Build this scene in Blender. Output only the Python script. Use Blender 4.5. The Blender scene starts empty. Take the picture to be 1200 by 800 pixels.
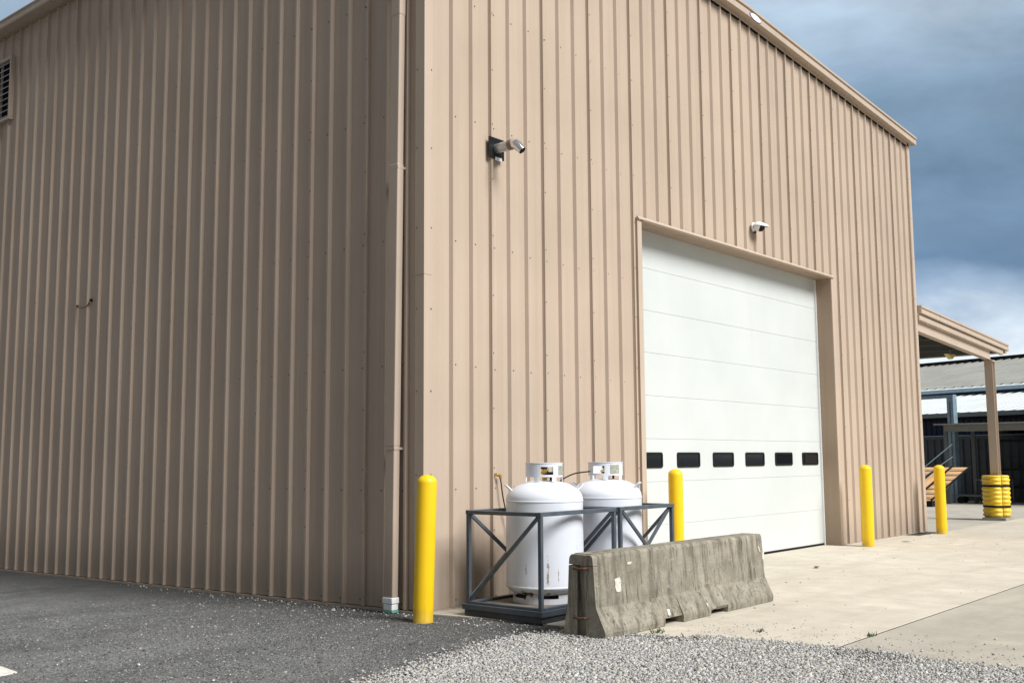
import bpy, bmesh, math, random
import numpy as np
from mathutils import Vector, Matrix, noise as mnoise
random.seed(7); rng = np.random.default_rng(7)
PI = math.pi
S = bpy.context.scene
C = S.collection

# ------------------------------------------------------------------ camera
cam_d = bpy.data.cameras.new('camera'); cam = bpy.data.objects.new('camera', cam_d); C.objects.link(cam)
cam_d.sensor_fit = 'HORIZONTAL'; cam_d.sensor_width = 36.0; cam_d.lens = 37.11
cam_d.clip_start = 0.05; cam_d.clip_end = 6000
RM = [[0.64565, -0.763603, -0.006803], [-0.080074, -0.07656, 0.993844], [0.759423, 0.641131, 0.110576]]
cam.matrix_world = Matrix(((RM[0][0], RM[1][0], -RM[2][0], -7.0906),
                           (RM[0][1], RM[1][1], -RM[2][1], -7.3782),
                           (RM[0][2], RM[1][2], -RM[2][2], 1.4675), (0, 0, 0, 1)))
S.camera = cam
S.render.resolution_x, S.render.resolution_y = 1024, 682
S.view_settings.view_transform = 'Standard'; S.view_settings.look = 'None'
S.view_settings.gamma = 1.0; S.view_settings.exposure = 1.84

# ------------------------------------------------------------------ sky and sun
SUN_AZ, SUN_EL = math.radians(2.5), math.radians(44)      # azimuth to the right of the front wall's normal
sv = Vector((math.sin(SUN_AZ)*math.cos(SUN_EL), -math.cos(SUN_AZ)*math.cos(SUN_EL), math.sin(SUN_EL)))
sd = bpy.data.lights.new('sun', 'SUN'); sun = bpy.data.objects.new('sun', sd); C.objects.link(sun)
sd.energy = 1.5; sd.angle = math.radians(27); sd.color = (1.0, 0.985, 0.955)
sun.rotation_euler = sv.to_track_quat('Z', 'Y').to_euler()

W = bpy.data.worlds.new('World'); S.world = W; W.use_nodes = True
wn, wl = W.node_tree.nodes, W.node_tree.links
for n in list(wn): wn.remove(n)
def N(tree, typ, **kw):
    n = tree.nodes.new(typ)
    for k, v in kw.items():
        if k.startswith('i_'):
            n.inputs[k[2:].replace('_', ' ')].default_value = v
        else: setattr(n, k, v)
    return n
def ramp(tree, stops, interp='LINEAR'):
    r = tree.nodes.new('ShaderNodeValToRGB'); cr = r.color_ramp; cr.interpolation = interp
    while len(cr.elements) < len(stops): cr.elements.new(0.5)
    for e, (p, c) in zip(cr.elements, stops):
        e.position = p; e.color = (c[0], c[1], c[2], 1) if not isinstance(c, (int, float)) else (c, c, c, 1)
    return r
WT = W.node_tree
out = N(WT, 'ShaderNodeOutputWorld'); bg = N(WT, 'ShaderNodeBackground'); bg.inputs['Strength'].default_value = 0.1
sky = N(WT, 'ShaderNodeTexSky', sky_type='NISHITA'); sky.sun_disc = False
sky.sun_elevation = SUN_EL; sky.sun_rotation = math.atan2(sv.x, sv.y); sky.dust_density = 2.0
tc = N(WT, 'ShaderNodeTexCoord')
sep = N(WT, 'ShaderNodeSeparateXYZ'); wl.new(tc.outputs['Generated'], sep.inputs[0])
mp = N(WT, 'ShaderNodeMapping'); mp.inputs['Scale'].default_value = (1, 1, 2.6); mp.inputs['Location'].default_value = (0.3, 0.12, 0.0)
wl.new(tc.outputs['Generated'], mp.inputs['Vector'])
n1 = N(WT, 'ShaderNodeTexNoise'); n1.inputs['Scale'].default_value = 2.1; n1.inputs['Detail'].default_value = 6; n1.inputs['Roughness'].default_value = 0.52; n1.inputs['Distortion'].default_value = 0.4
wl.new(mp.outputs[0], n1.inputs['Vector'])
# cloud deck tone follows elevation, its bands broken up by the noise
wa = N(WT, 'ShaderNodeMath', operation='MULTIPLY_ADD'); wa.inputs[1].default_value = 0.30; wa.inputs[2].default_value = -0.15
wl.new(n1.outputs['Fac'], wa.inputs[0])
wb = N(WT, 'ShaderNodeMath', operation='ADD'); wl.new(sep.outputs['Z'], wb.inputs[0]); wl.new(wa.outputs[0], wb.inputs[1])
K = 10.0
def kc(c): return tuple(v*K*SKYK for v in c)
SKYK = 0.25
cr = ramp(WT, [(0.0, kc((.235, .237, .24))), (0.10, kc((.225, .228, .232))), (0.19, kc((.165, .17, .178))), (0.27, kc((.22, .227, .235))),
               (0.40, kc((.32, .33, .34))), (0.58, kc((.30, .307, .315))), (1.0, kc((.285, .29, .297)))])
wl.new(wb.outputs[0], cr.inputs[0])
# the clouds break open low down on the side where the yard lies
gap = ramp(WT, [(0.0, kc((.92, .96, 1.0))), (0.098, kc((.84, .92, .99))), (0.130, kc((.36, .48, .64))), (0.165, kc((.135, .23, .37))), (0.26, kc((.25, .385, .545))), (0.38, kc((.47, .59, .71))), (0.56, kc((.38, .43, .48))), (1.0, kc((.29, .297, .305)))])
wl.new(wb.outputs[0], gap.inputs[0])
dt = N(WT, 'ShaderNodeVectorMath', operation='DOT_PRODUCT'); wl.new(tc.outputs['Generated'], dt.inputs[0]); dt.inputs[1].default_value = (.79, .61, 0)
gm_ = N(WT, 'ShaderNodeMapRange'); wl.new(dt.outputs['Value'], gm_.inputs['Value']); gm_.inputs['From Min'].default_value = .2; gm_.inputs['From Max'].default_value = .8
cm = N(WT, 'ShaderNodeMix', data_type='RGBA'); wl.new(gm_.outputs[0], cm.inputs[0]); wl.new(cr.outputs[0], cm.inputs[6]); wl.new(gap.outputs[0], cm.inputs[7])
n2_ = N(WT, 'ShaderNodeTexNoise'); n2_.inputs['Scale'].default_value = 5.5; n2_.inputs['Detail'].default_value = 8; n2_.inputs['Roughness'].default_value = .55; n2_.inputs['Distortion'].default_value = .3
mp2 = N(WT, 'ShaderNodeMapping'); mp2.inputs['Scale'].default_value = (1, 1, 1.9); mp2.inputs['Location'].default_value = (1.7, 4.1, .6); wl.new(tc.outputs['Generated'], mp2.inputs['Vector']); wl.new(mp2.outputs[0], n2_.inputs['Vector'])
tx = N(WT, 'ShaderNodeMapRange'); wl.new(n2_.outputs['Fac'], tx.inputs['Value']); tx.inputs['From Min'].default_value = .3; tx.inputs['From Max'].default_value = .7; tx.inputs['To Min'].default_value = .74; tx.inputs['To Max'].default_value = 1.30
tm = N(WT, 'ShaderNodeVectorMath', operation='SCALE'); wl.new(cm.outputs[2], tm.inputs[0]); wl.new(tx.outputs[0], tm.inputs['Scale'])
mx = N(WT, 'ShaderNodeMix', data_type='RGBA'); mx.inputs[0].default_value = 0.965
wl.new(sky.outputs[0], mx.inputs[6]); wl.new(tm.outputs[0], mx.inputs[7])
wl.new(mx.outputs[2], bg.inputs['Color']); wl.new(bg.outputs[0], out.inputs[0])

# ------------------------------------------------------------------ materials
MATS = {}
def new_mat(name):
    m = bpy.data.materials.new(name); m.use_nodes = True; MATS[name] = m
    t = m.node_tree; b = t.nodes['Principled BSDF']
    return m, t, b
def coords(t, scale=(1, 1, 1), kind='Object'):
    tc = N(t, 'ShaderNodeTexCoord'); mp = N(t, 'ShaderNodeMapping'); mp.inputs['Scale'].default_value = scale
    t.links.new(tc.outputs[kind], mp.inputs['Vector']); return mp.outputs[0]
def tnoise(t, vec, scale, detail=4, rough=.55):
    n = N(t, 'ShaderNodeTexNoise'); n.inputs['Scale'].default_value = scale; n.inputs['Detail'].default_value = detail; n.inputs['Roughness'].default_value = rough
    t.links.new(vec, n.inputs['Vector']); return n.outputs['Fac']
def mixc(t, fac, a, b, blend='MIX'):
    m = N(t, 'ShaderNodeMix', data_type='RGBA', blend_type=blend)
    for sock, v in ((0, fac), (6, a), (7, b)):
        if hasattr(v, 'is_linked'): t.links.new(v, m.inputs[sock])
        elif sock == 0: m.inputs[0].default_value = v
        else: m.inputs[sock].default_value = (*v, 1)
    return m.outputs[2]
def fmath(t, op, a, b=None, clamp=False):
    m = N(t, 'ShaderNodeMath', operation=op); m.use_clamp = clamp
    for i, v in enumerate((a, b)):
        if v is None: continue
        if hasattr(v, 'is_linked'): t.links.new(v, m.inputs[i])
        else: m.inputs[i].default_value = v
    return m.outputs[0]
def bump(t, b, h, strength, dist=0.01):
    n = N(t, 'ShaderNodeBump'); n.inputs['Strength'].default_value = strength; n.inputs['Distance'].default_value = dist
    t.links.new(h, n.inputs['Height']); t.links.new(n.outputs[0], b.inputs['Normal'])
def frange(t, v, lo, hi, a=0., b=1.):
    m = N(t, 'ShaderNodeMapRange'); m.clamp = True
    t.links.new(v, m.inputs['Value'])
    for k, x in (('From Min', lo), ('From Max', hi), ('To Min', a), ('To Max', b)): m.inputs[k].default_value = x
    return m.outputs[0]
def simple(name, col, rough=.5, metal=0., var=.12, scale=6., spec=.5, bumpk=0., bscale=80., dirt=None, dirt_amt=.5):
    m, t, b = new_mat(name)
    v = coords(t)
    n = tnoise(t, v, scale)
    d = tuple(c*(1-var) for c in col); l = tuple(min(1, c*(1+var)) for c in col)
    c = mixc(t, frange(t, n, .3, .7), d, l)
    if dirt:
        n2 = tnoise(t, v, scale*2.3, 6, .65)
        c = mixc(t, frange(t, n2, .56, .72, 0, dirt_amt), c, dirt)
    t.links.new(c, b.inputs['Base Color'])
    b.inputs['Roughness'].default_value = rough; b.inputs['Metallic'].default_value = metal; b.inputs['Specular IOR Level'].default_value = spec
    if bumpk: bump(t, b, tnoise(t, v, bscale, 3), bumpk, .004)
    return m

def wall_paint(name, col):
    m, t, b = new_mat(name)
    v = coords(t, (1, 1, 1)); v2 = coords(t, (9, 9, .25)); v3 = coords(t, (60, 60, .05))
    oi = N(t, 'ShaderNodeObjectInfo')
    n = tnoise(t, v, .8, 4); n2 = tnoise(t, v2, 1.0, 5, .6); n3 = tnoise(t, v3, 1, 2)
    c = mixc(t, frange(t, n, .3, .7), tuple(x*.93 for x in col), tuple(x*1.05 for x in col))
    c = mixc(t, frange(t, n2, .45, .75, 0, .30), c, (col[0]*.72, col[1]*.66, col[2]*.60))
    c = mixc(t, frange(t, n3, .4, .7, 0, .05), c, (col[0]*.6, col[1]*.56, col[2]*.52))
    hs = N(t, 'ShaderNodeHueSaturation'); t.links.new(c, hs.inputs['Color'])
    t.links.new(frange(t, oi.outputs['Random'], 0, 1, .975, 1.02), hs.inputs['Value'])
    # splashed dust just above the ground
    ge = N(t, 'ShaderNodeNewGeometry'); sp = N(t, 'ShaderNodeSeparateXYZ'); t.links.new(ge.outputs['Position'], sp.inputs[0])
    zz = fmath(t, 'ADD', sp.outputs['Z'], fmath(t, 'MULTIPLY', tnoise(t, v2, 1.5, 4), -.5))
    c2 = mixc(t, frange(t, zz, -.15, .35, .38, 0), hs.outputs[0], (.20, .165, .135))
    t.links.new(c2, b.inputs['Base Color'])
    t.links.new(frange(t, n2, .3, .8, .30, .48), b.inputs['Roughness'])
    b.inputs['Specular IOR Level'].default_value = .16
    bump(t, b, tnoise(t, coords(t, (3, 3, .7)), 1.2, 2), .25, .012)
    return m
M_WALL = wall_paint('beige_wall_paint', (.472, .383, .307))
M_TRIM = wall_paint('beige_trim_paint', (.50, .41, .332))
M_TRIMD = wall_paint('shaded_trim_paint', (.38, .285, .21))  # beige trim darkened; shade painted into jamb reveals, head underside and eave soffit
M_SCREW = simple('screw_brown', (.10, .07, .05), .5)
M_DOOR = None
m, t, b = new_mat('white_door_paint'); M_DOOR = m
v = coords(t); vz = coords(t, (.02, 1, 60))
c = mixc(t, frange(t, tnoise(t, v, .9, 5), .35, .7), (.55, .588, .583), (.60, .636, .63))
c = mixc(t, frange(t, tnoise(t, coords(t, (5, 1, .5)), 1.4, 5), .58, .78, 0, .22), c, (.55, .55, .52))
t.links.new(c, b.inputs['Base Color']); b.inputs['Roughness'].default_value = .42
bump(t, b, tnoise(t, vz, 1.0, 1), .18, .004)
M_BLACK = simple('black_rubber_and_shade', (.006, .006, .006), .65, spec=.2)
M_BLACKP = simple('black_powder_coat', (.006, .006, .007), .5, spec=.25)
m, t, b = new_mat('dark_glass'); M_GLASS = m
b.inputs['Base Color'].default_value = (.008, .010, .012, 1); b.inputs['Roughness'].default_value = .06; b.inputs['Specular IOR Level'].default_value = .35
bump(t, b, tnoise(t, coords(t), 3, 2), .05, .01)

def yellow(name, col):
    m, t, b = new_mat(name); v = coords(t)
    n = tnoise(t, v, 5, 5); n2 = tnoise(t, coords(t, (14, 14, 2.5)), 1.6, 6, .7)
    c = mixc(t, frange(t, n, .3, .7), tuple(x*.94 for x in col), col)
    c = mixc(t, frange(t, n2, .62, .76, 0, .22), c, (.30, .22, .05))
    sp = N(t, 'ShaderNodeSeparateXYZ'); t.links.new(v, sp.inputs[0])
    z = fmath(t, 'ADD', sp.outputs['Z'], fmath(t, 'MULTIPLY', n2, -.28))
    c = mixc(t, frange(t, z, -.14, .0, .5, 0), c, (.22, .17, .08))
    t.links.new(c, b.inputs['Base Color']); b.inputs['Roughness'].default_value = .48
    bump(t, b, tnoise(t, v, 90, 3), .18, .003)
    return m
M_YEL = yellow('yellow_sleeve', (.90, .575, .006))
M_YELP = yellow('yellow_plastic', (.84, .56, .03))
M_FRAME = simple('slate_steel_paint', (.070, .088, .112), .42, 0, .16, 9, dirt=(.16, .13, .10), dirt_amt=.45)
M_FRAMED = simple('dark_base_steel', (.042, .052, .066), .5, 0, .2, 7, dirt=(.12, .10, .08), dirt_amt=.4)
M_DECK = simple('dusty_deck_plate', (.17, .145, .115), .75, 0, .3, 5, dirt=(.07, .055, .045), dirt_amt=.8)
M_RUST = simple('rusty_rebar', (.085, .034, .018), .8, 0, .35, 40, bumpk=.5)
M_BRASS = simple('brass_fitting', (.55, .38, .10), .35, .8)
M_GALV = simple('galvanised_steel', (.50, .52, .54), .33, .75, .15, 12)
M_STEEL = simple('polished_steel', (.72, .73, .74), .16, .95, .08, 10)
M_WHITEP = simple('white_plastic', (.80, .82, .84), .35, 0, .05)
M_HOSE = simple('black_hose', (.014, .013, .012), .55)
M_PLATE = simple('tank_data_plate', (.42, .44, .36), .4, .3, .35, 60)

m, t, b = new_mat('tank_paint'); M_TANK = m
v = coords(t); n = tnoise(t, v, 4, 5); n2 = tnoise(t, v, 16, 6, .7); n3 = tnoise(t, coords(t, (26, 26, 6)), 1, 5, .7)
c = mixc(t, frange(t, n, .3, .7), (.66, .70, .775), (.72, .755, .82))
sp = N(t, 'ShaderNodeSeparateXYZ'); t.links.new(v, sp.inputs[0])
def spot(p, r):
    vm = N(t, 'ShaderNodeVectorMath', operation='DISTANCE'); t.links.new(v, vm.inputs[0]); vm.inputs[1].default_value = p
    return frange(t, fmath(t, 'ADD', vm.outputs['Value'], fmath(t, 'MULTIPLY', fmath(t, 'SUBTRACT', n2, .5), r*2.2)), r*.55, r*.7, 1, 0)
low = fmath(t, 'ADD', sp.outputs['Z'], fmath(t, 'MULTIPLY', n3, -.22))
grime = frange(t, low, -.06, .10, .30, 0)
c = mixc(t, grime, c, (.16, .12, .08))
c = mixc(t, frange(t, n3, .66, .74, 0, .75), c, (.42, .36, .27))
for p, r in (((-.326, -.008, .10), .075), ((-.318, -.075, .10), .045), ((-.24, -.225, .10), .030), ((-.27, -.19, .115), .018), ((-.26, -.272, .84), .008)):
    c = mixc(t, spot(p, r), c, (.075, .05, .022))
cb = N(t, 'ShaderNodeCombineXYZ'); t.links.new(sp.outputs['X'], cb.inputs[0]); t.links.new(sp.outputs['Y'], cb.inputs[1])
n6 = tnoise(t, v, 38, 5, .7)
for (px0, py0), z0_, z1_, wd in (((-.277, -.255), .17, .47, .016), ((-.370, -.066), .26, .40, .010), ((-.20, -.319), .20, .36, .008)):
    vm = N(t, 'ShaderNodeVectorMath', operation='DISTANCE'); t.links.new(cb.outputs[0], vm.inputs[0]); vm.inputs[1].default_value = (px0, py0, 0)
    dd = fmath(t, 'ADD', vm.outputs['Value'], fmath(t, 'MULTIPLY', fmath(t, 'SUBTRACT', n6, .46), wd*4))
    mk = fmath(t, 'MULTIPLY', frange(t, dd, wd*.35, wd*.8, .8, 0), fmath(t, 'MULTIPLY', frange(t, sp.outputs['Z'], z0_, z0_+.05, 0, 1), frange(t, sp.outputs['Z'], z1_-.06, z1_, 1, 0)))
    c = mixc(t, mk, c, (.22, .13, .055))
t.links.new(c, b.inputs['Base Color']); b.inputs['Roughness'].default_value = .36; b.inputs['Specular IOR Level'].default_value = .5
bump(t, b, n2, .06, .004)

m, t, b = new_mat('weathered_concrete'); M_BARR = m
v = coords(t); vs = coords(t, (11, 11, .9)); vs2 = coords(t, (30, 30, 2.2))
n = tnoise(t, v, 5, 8, .62); st = tnoise(t, vs, 1, 6, .65); st2 = tnoise(t, vs2, 1, 5, .7); sp_ = tnoise(t, v, 70, 4, .6)
c = mixc(t, frange(t, n, .3, .7), (.185, .170, .135), (.35, .324, .262))
c = mixc(t, frange(t, st, .50, .62, 0, .58), c, (.085, .076, .058))
c = mixc(t, frange(t, st2, .56, .64, 0, .7), c, (.05, .045, .036))
c = mixc(t, frange(t, sp_, .62, .70, 0, .75), c, (.035, .03, .025))
c = mixc(t, frange(t, tnoise(t, coords(t, (3, 3, 9)), 1.7, 7, .7), .60, .70, 0, .5), c, (.47, .43, .35))
t.links.new(c, b.inputs['Base Color']); b.inputs['Roughness'].default_value = .92; b.inputs['Specular IOR Level'].default_value = .2
hh = fmath(t, 'ADD', fmath(t, 'MULTIPLY', n, .6), fmath(t, 'MULTIPLY', frange(t, sp_, .60, .70, 1, 0), .35))
bump(t, b, hh, .7, .02)
M_BARRW = simple('white_paint_mark', (.62, .60, .53), .8, 0, .25, 40, dirt=(.25, .22, .17), dirt_amt=.8)

def concrete(name, a, bb):
    m, t, b = new_mat(name); v = coords(t)
    n = tnoise(t, v, .35, 7, .62); n2 = tnoise(t, v, 3.0, 7, .65); n3 = tnoise(t, v, 45, 4, .6); n4 = tnoise(t, coords(t, (.25, 1.6, 1)), 1.1, 6, .6)
    c = mixc(t, frange(t, n, .32, .68), a, bb)
    c = mixc(t, frange(t, n2, .40, .72, 0, .38), c, tuple(x*.66 for x in a))
    c = mixc(t, frange(t, n4, .52, .70, 0, .34), c, (a[0]*.72, a[1]*.69, a[2]*.64))
    c = mixc(t, frange(t, tnoise(t, v, 1.1, 8, .7), .56, .66, 0, .28), c, tuple(min(1, x*1.25) for x in bb))
    c = mixc(t, frange(t, n3, .60, .70, 0, .45), c, tuple(x*.45 for x in a))
    vo = N(t, 'ShaderNodeTexVoronoi'); vo.inputs['Scale'].default_value = 5.; t.links.new(v, vo.inputs['Vector'])
    c = mixc(t, frange(t, vo.outputs['Distance'], .028, .05, .8, 0), c, (.09, .075, .055))
    t.links.new(c, b.inputs['Base Color']); b.inputs['Roughness'].default_value = .88; b.inputs['Specular IOR Level'].default_value = .25
    bump(t, b, fmath(t, 'ADD', fmath(t, 'MULTIPLY', n2, .7), fmath(t, 'MULTIPLY', n3, .3)), .35, .01)
    return m
M_SLAB = concrete('apron_concrete', (.50, .455, .375), (.60, .555, .47))
M_SLAB2 = concrete('apron_concrete_grey', (.38, .35, .295), (.48, .445, .38))
M_YARD = concrete('yard_concrete', (.40, .375, .325), (.50, .47, .41))

m, t, b = new_mat('asphalt_millings'); M_ASPH = m
v = coords(t)
n = tnoise(t, coords(t, (.35, 1.0, 1)), 1.0, 6, .6); n2 = tnoise(t, v, 34, 4, .65); n3 = tnoise(t, v, 95, 3, .6); n5 = tnoise(t, v, 3.2, 6, .65)
c = mixc(t, frange(t, n, .33, .68), (.085, .087, .086), (.225, .228, .22))
c = mixc(t, frange(t, n5, .45, .70, 0, .5), c, (.27, .27, .26))
c = mixc(t, frange(t, n2, .47, .62, 0, .68), c, (.032, .032, .033))
c = mixc(t, frange(t, n3, .52, .66, 0, .6), c, (.28, .28, .27))
vo = N(t, 'ShaderNodeTexVoronoi'); vo.inputs['Scale'].default_value = 14.; t.links.new(v, vo.inputs['Vector'])
c = mixc(t, frange(t, vo.outputs['Distance'], .06, .10, .6, 0), c, (.40, .40, .39))
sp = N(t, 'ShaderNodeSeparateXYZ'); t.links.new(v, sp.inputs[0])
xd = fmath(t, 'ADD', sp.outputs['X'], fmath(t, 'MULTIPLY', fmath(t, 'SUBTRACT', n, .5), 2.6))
c = mixc(t, frange(t, xd, -1.7, .1, 0, .62), c, (.040, .040, .041))  # asphalt turns darker towards the left wall
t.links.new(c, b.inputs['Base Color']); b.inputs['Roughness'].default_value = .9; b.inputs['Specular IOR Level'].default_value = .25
vo2 = N(t, 'ShaderNodeTexVoronoi'); vo2.inputs['Scale'].default_value = 55.; t.links.new(v, vo2.inputs['Vector'])
bump(t, b, fmath(t, 'ADD', fmath(t, 'MULTIPLY', n2, .6), fmath(t, 'ADD', fmath(t, 'MULTIPLY', vo2.outputs['Distance'], .5), fmath(t, 'MULTIPLY', n5, .8))), .9, .022)

m, t, b = new_mat('gravel_bed_dust'); M_GBED = m
v = coords(t); n = tnoise(t, v, 1.2, 6, .6); n2 = tnoise(t, v, 50, 4, .6)
c = mixc(t, frange(t, n, .45, .62), (.20, .195, .185), (.27, .215, .165)); c = mixc(t, frange(t, n2, .4, .6, 0, .7), c, (.10, .095, .09))
t.links.new(c, b.inputs['Base Color']); b.inputs['Roughness'].default_value = .95; bump(t, b, n2, .9, .02)

def stones_mat(name, stops):
    m, t, b = new_mat(name)
    ge = N(t, 'ShaderNodeNewGeometry'); r = ramp(t, stops); t.links.new(ge.outputs['Random Per Island'], r.inputs[0])
    n = tnoise(t, coords(t), 120, 3); c = mixc(t, frange(t, n, .35, .7, 0, .4), r.outputs[0], (.17, .165, .155))
    t.links.new(c, b.inputs['Base Color']); b.inputs['Roughness'].default_value = .85; b.inputs['Specular IOR Level'].default_value = .3
    return m
M_GRAV = stones_mat('limestone_gravel', [(0, (.25, .25, .25)), (.2, (.37, .37, .365)), (.45, (.48, .48, .47)), (.7, (.56, .56, .545)), (.85, (.46, .40, .32)), (1, (.72, .72, .70))])
M_CHIP = stones_mat('asphalt_chips', [(0, (.045, .045, .046)), (.5, (.13, .13, .127)), (.85, (.22, .22, .215)), (1, (.38, .38, .37))])
M_PEB = stones_mat('pale_pebbles', [(0, (.5, .5, .48)), (.6, (.75, .74, .72)), (.9, (.65, .62, .55)), (1, (.6, .45, .2))])
M_DIRT = simple('joint_dirt', (.045, .04, .03), .95, 0, .3, 30)
M_LEAF = simple('dry_leaf', (.11, .07, .035), .8, 0, .4, 30)
M_MOSS = simple('moss_green', (.06, .10, .025), .9, 0, .4, 30)
M_PMARK = simple('road_paint', (.72, .70, .64), .7, 0, .15, 20, dirt=(.25, .24, .22), dirt_amt=.7)

# ------------------------------------------------------------------ mesh helpers
class MB:
    def __init__(s): s.v = []; s.f = []; s.m = []; s.sm = []
    def add(s, vs, fs, mi=0, smooth=False):
        o = len(s.v); s.v += [tuple(p) for p in vs]; s.f += [tuple(i+o for i in f) for f in fs]
        s.m += [mi]*len(fs); s.sm += [smooth]*len(fs); return s
    def box(s, x0, x1, y0, y1, z0, z1, mi=0):
        return s.hexa([(x0, y0, z0), (x1, y0, z0), (x1, y1, z0), (x0, y1, z0), (x0, y0, z1), (x1, y0, z1), (x1, y1, z1), (x0, y1, z1)], mi)
    def hexa(s, p, mi=0):
        return s.add(p, [(0, 3, 2, 1), (4, 5, 6, 7), (0, 1, 5, 4), (1, 2, 6, 5), (2, 3, 7, 6), (3, 0, 4, 7)], mi)
    def bar(s, a, b, w, d=None, up=(0, 0, 1), mi=0):
        a, b = Vector(a), Vector(b); d = d or w; t = (b-a).normalized(); u = Vector(up)
        if abs(t.dot(u)) > .97: u = Vector((0, 1, 0))
        r = t.cross(u).normalized(); u = r.cross(t)
        p = [q + r*sx*w/2 + u*sy*d/2 for q in (a, b) for sx, sy in ((-1, -1), (1, -1), (1, 1), (-1, 1))]
        return s.add(p, [(0, 1, 2, 3), (7, 6, 5, 4), (0, 4, 5, 1), (1, 5, 6, 2), (2, 6, 7, 3), (3, 7, 4, 0)], mi)
    def tube(s, pts, r, n=8, mi=0, caps=True):
        pts = [Vector(p) for p in pts]; rs = r if isinstance(r, (list, tuple)) else [r]*len(pts); vs = []; pu = None
        for i, p in enumerate(pts):
            t = (pts[min(i+1, len(pts)-1)] - pts[max(i-1, 0)]).normalized()
            u = pu if pu is not None else (Vector((0, 0, 1)) if abs(t.z) < .9 else Vector((1, 0, 0)))
            a = t.cross(u).normalized(); u = a.cross(t).normalized(); pu = u
            vs += [p + (a*math.cos(2*PI*k/n) + u*math.sin(2*PI*k/n))*rs[i] for k in range(n)]
        fs = [(i*n+k, i*n+(k+1) % n, (i+1)*n+(k+1) % n, (i+1)*n+k) for i in range(len(pts)-1) for k in range(n)]
        s.add(vs, fs, mi, True)
        if caps: s.add(vs[:n], [tuple(reversed(range(n)))], mi); s.add(vs[-n:], [tuple(range(n))], mi)
        return s
    def lathe(s, prof, n=32, mi=0, c=(0, 0, 0), a0=0., a1=2*PI):
        full = abs(a1-a0-2*PI) < 1e-6; k = n if full else n+1; vs = []
        for r, z in prof:
            for j in range(k):
                a = a0+(a1-a0)*j/n; vs.append((c[0]+r*math.cos(a), c[1]+r*math.sin(a), c[2]+z))
        fs = []
        for i in range(len(prof)-1):
            for j in range(n):
                j2 = (j+1) % k; q = (i*k+j, i*k+j2, (i+1)*k+j2, (i+1)*k+j); fs.append(q)
        return s.add(vs, fs, mi, True)
    def arc_box(s, r0, r1, a0, a1, z0, z1, n=8, mi=0):
        vs = []
        for j in range(n+1):
            a = a0+(a1-a0)*j/n; ca, sa = math.cos(a), math.sin(a)
            vs += [(r0*ca, r0*sa, z0), (r1*ca, r1*sa, z0), (r1*ca, r1*sa, z1), (r0*ca, r0*sa, z1)]
        fs = []
        for j in range(n):
            o = j*4
            for k in range(4): fs.append((o+k, o+4+k, o+4+(k+1) % 4, o+(k+1) % 4))
        fs += [(0, 1, 2, 3), (n*4+3, n*4+2, n*4+1, n*4)]
        return s.add(vs, fs, mi)
    def prism(s, poly, ax, lo, hi, mi=0):
        def P(a, b, c): return {'x': (c, a, b), 'y': (a, c, b), 'z': (a, b, c)}[ax]
        n = len(poly); vs = [P(a, b, lo) for a, b in poly] + [P(a, b, hi) for a, b in poly]
        return s.add(vs, [tuple(reversed(range(n))), tuple(range(n, 2*n))] + [(i, (i+1) % n, n+(i+1) % n, n+i) for i in range(n)], mi)
    def build(s, name, mat, parent=None, loc=None, bevel=0., fix=True, sharp=35):
        me = bpy.data.meshes.new(name); me.from_pydata(s.v, [], s.f)
        for mt in (mat if isinstance(mat, (list, tuple)) else [mat]): me.materials.append(mt)
        me.polygons.foreach_set('material_index', s.m); me.polygons.foreach_set('use_smooth', s.sm)
        if fix:
            bm = bmesh.new(); bm.from_mesh(me); bmesh.ops.remove_doubles(bm, verts=bm.verts, dist=1e-5) if any(s.sm) else None
            bmesh.ops.recalc_face_normals(bm, faces=bm.faces); bm.to_mesh(me); bm.free()
        if any(s.sm): me.set_sharp_from_angle(angle=math.radians(sharp))
        me.update()
        o = bpy.data.objects.new(name, me); C.objects.link(o)
        if parent: o.parent = parent
        if loc is not None: o.location = loc
        if bevel:
            md = o.modifiers.new('bevel', 'BEVEL'); md.width = bevel; md.segments = 2; md.limit_method = 'ANGLE'; md.angle_limit = math.radians(40)
        return o
def tag(o, label=None, cat=None, group=None, kind=None):
    if label: o['label'] = label
    if cat: o['category'] = cat
    if group: o['group'] = group
    if kind: o['kind'] = kind
    return o
def thing(name, label, cat, loc=(0, 0, 0), rz=0., group=None):
    o = bpy.data.objects.new(name, None); C.objects.link(o); o.location = loc; o.rotation_euler = (0, 0, rz); o.empty_display_size = .2
    return tag(o, label, cat, group)
def dup(o, parent=None):
    c = o.copy(); C.objects.link(c)
    if parent: c.parent = parent
    for ch in list(o.children): dup(ch, c)
    return c

# ------------------------------------------------------------------ ground
X0 = .294                      # left wall plane; the front wall plane is y = 0
XR = 14.17                     # right wall plane
DEPTH = 14.0
def gz(x, y): return -.0145*min(max(y, 0), 14) if x < 2 else -.0145*min(max(y, 0), 14)
xs = [-3000, -300, -60, -25] + list(np.arange(-14, 2.01, .5)) + [8, 16, 40, 100, 400, 3000]
ys = [-3000, -300, -60, -25] + list(np.arange(-12, 14.01, .5)) + [20, 40, 100, 400, 3000]
gm = MB(); nx = len(xs)
def gh(x, y):
    h = gz(x, y) - .012
    if -15 < x < 1 and -12 < y < 14: h += .010*(mnoise.noise(Vector((x*.55, y*.55, 3.1)))) * (1 if y < -.6 or x < -.6 else .3)
    return h
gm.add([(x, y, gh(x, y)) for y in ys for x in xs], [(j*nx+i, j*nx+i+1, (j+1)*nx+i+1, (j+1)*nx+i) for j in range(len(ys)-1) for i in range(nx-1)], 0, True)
tag(gm.build('asphalt_ground', M_ASPH, fix=False), kind='structure')

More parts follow.
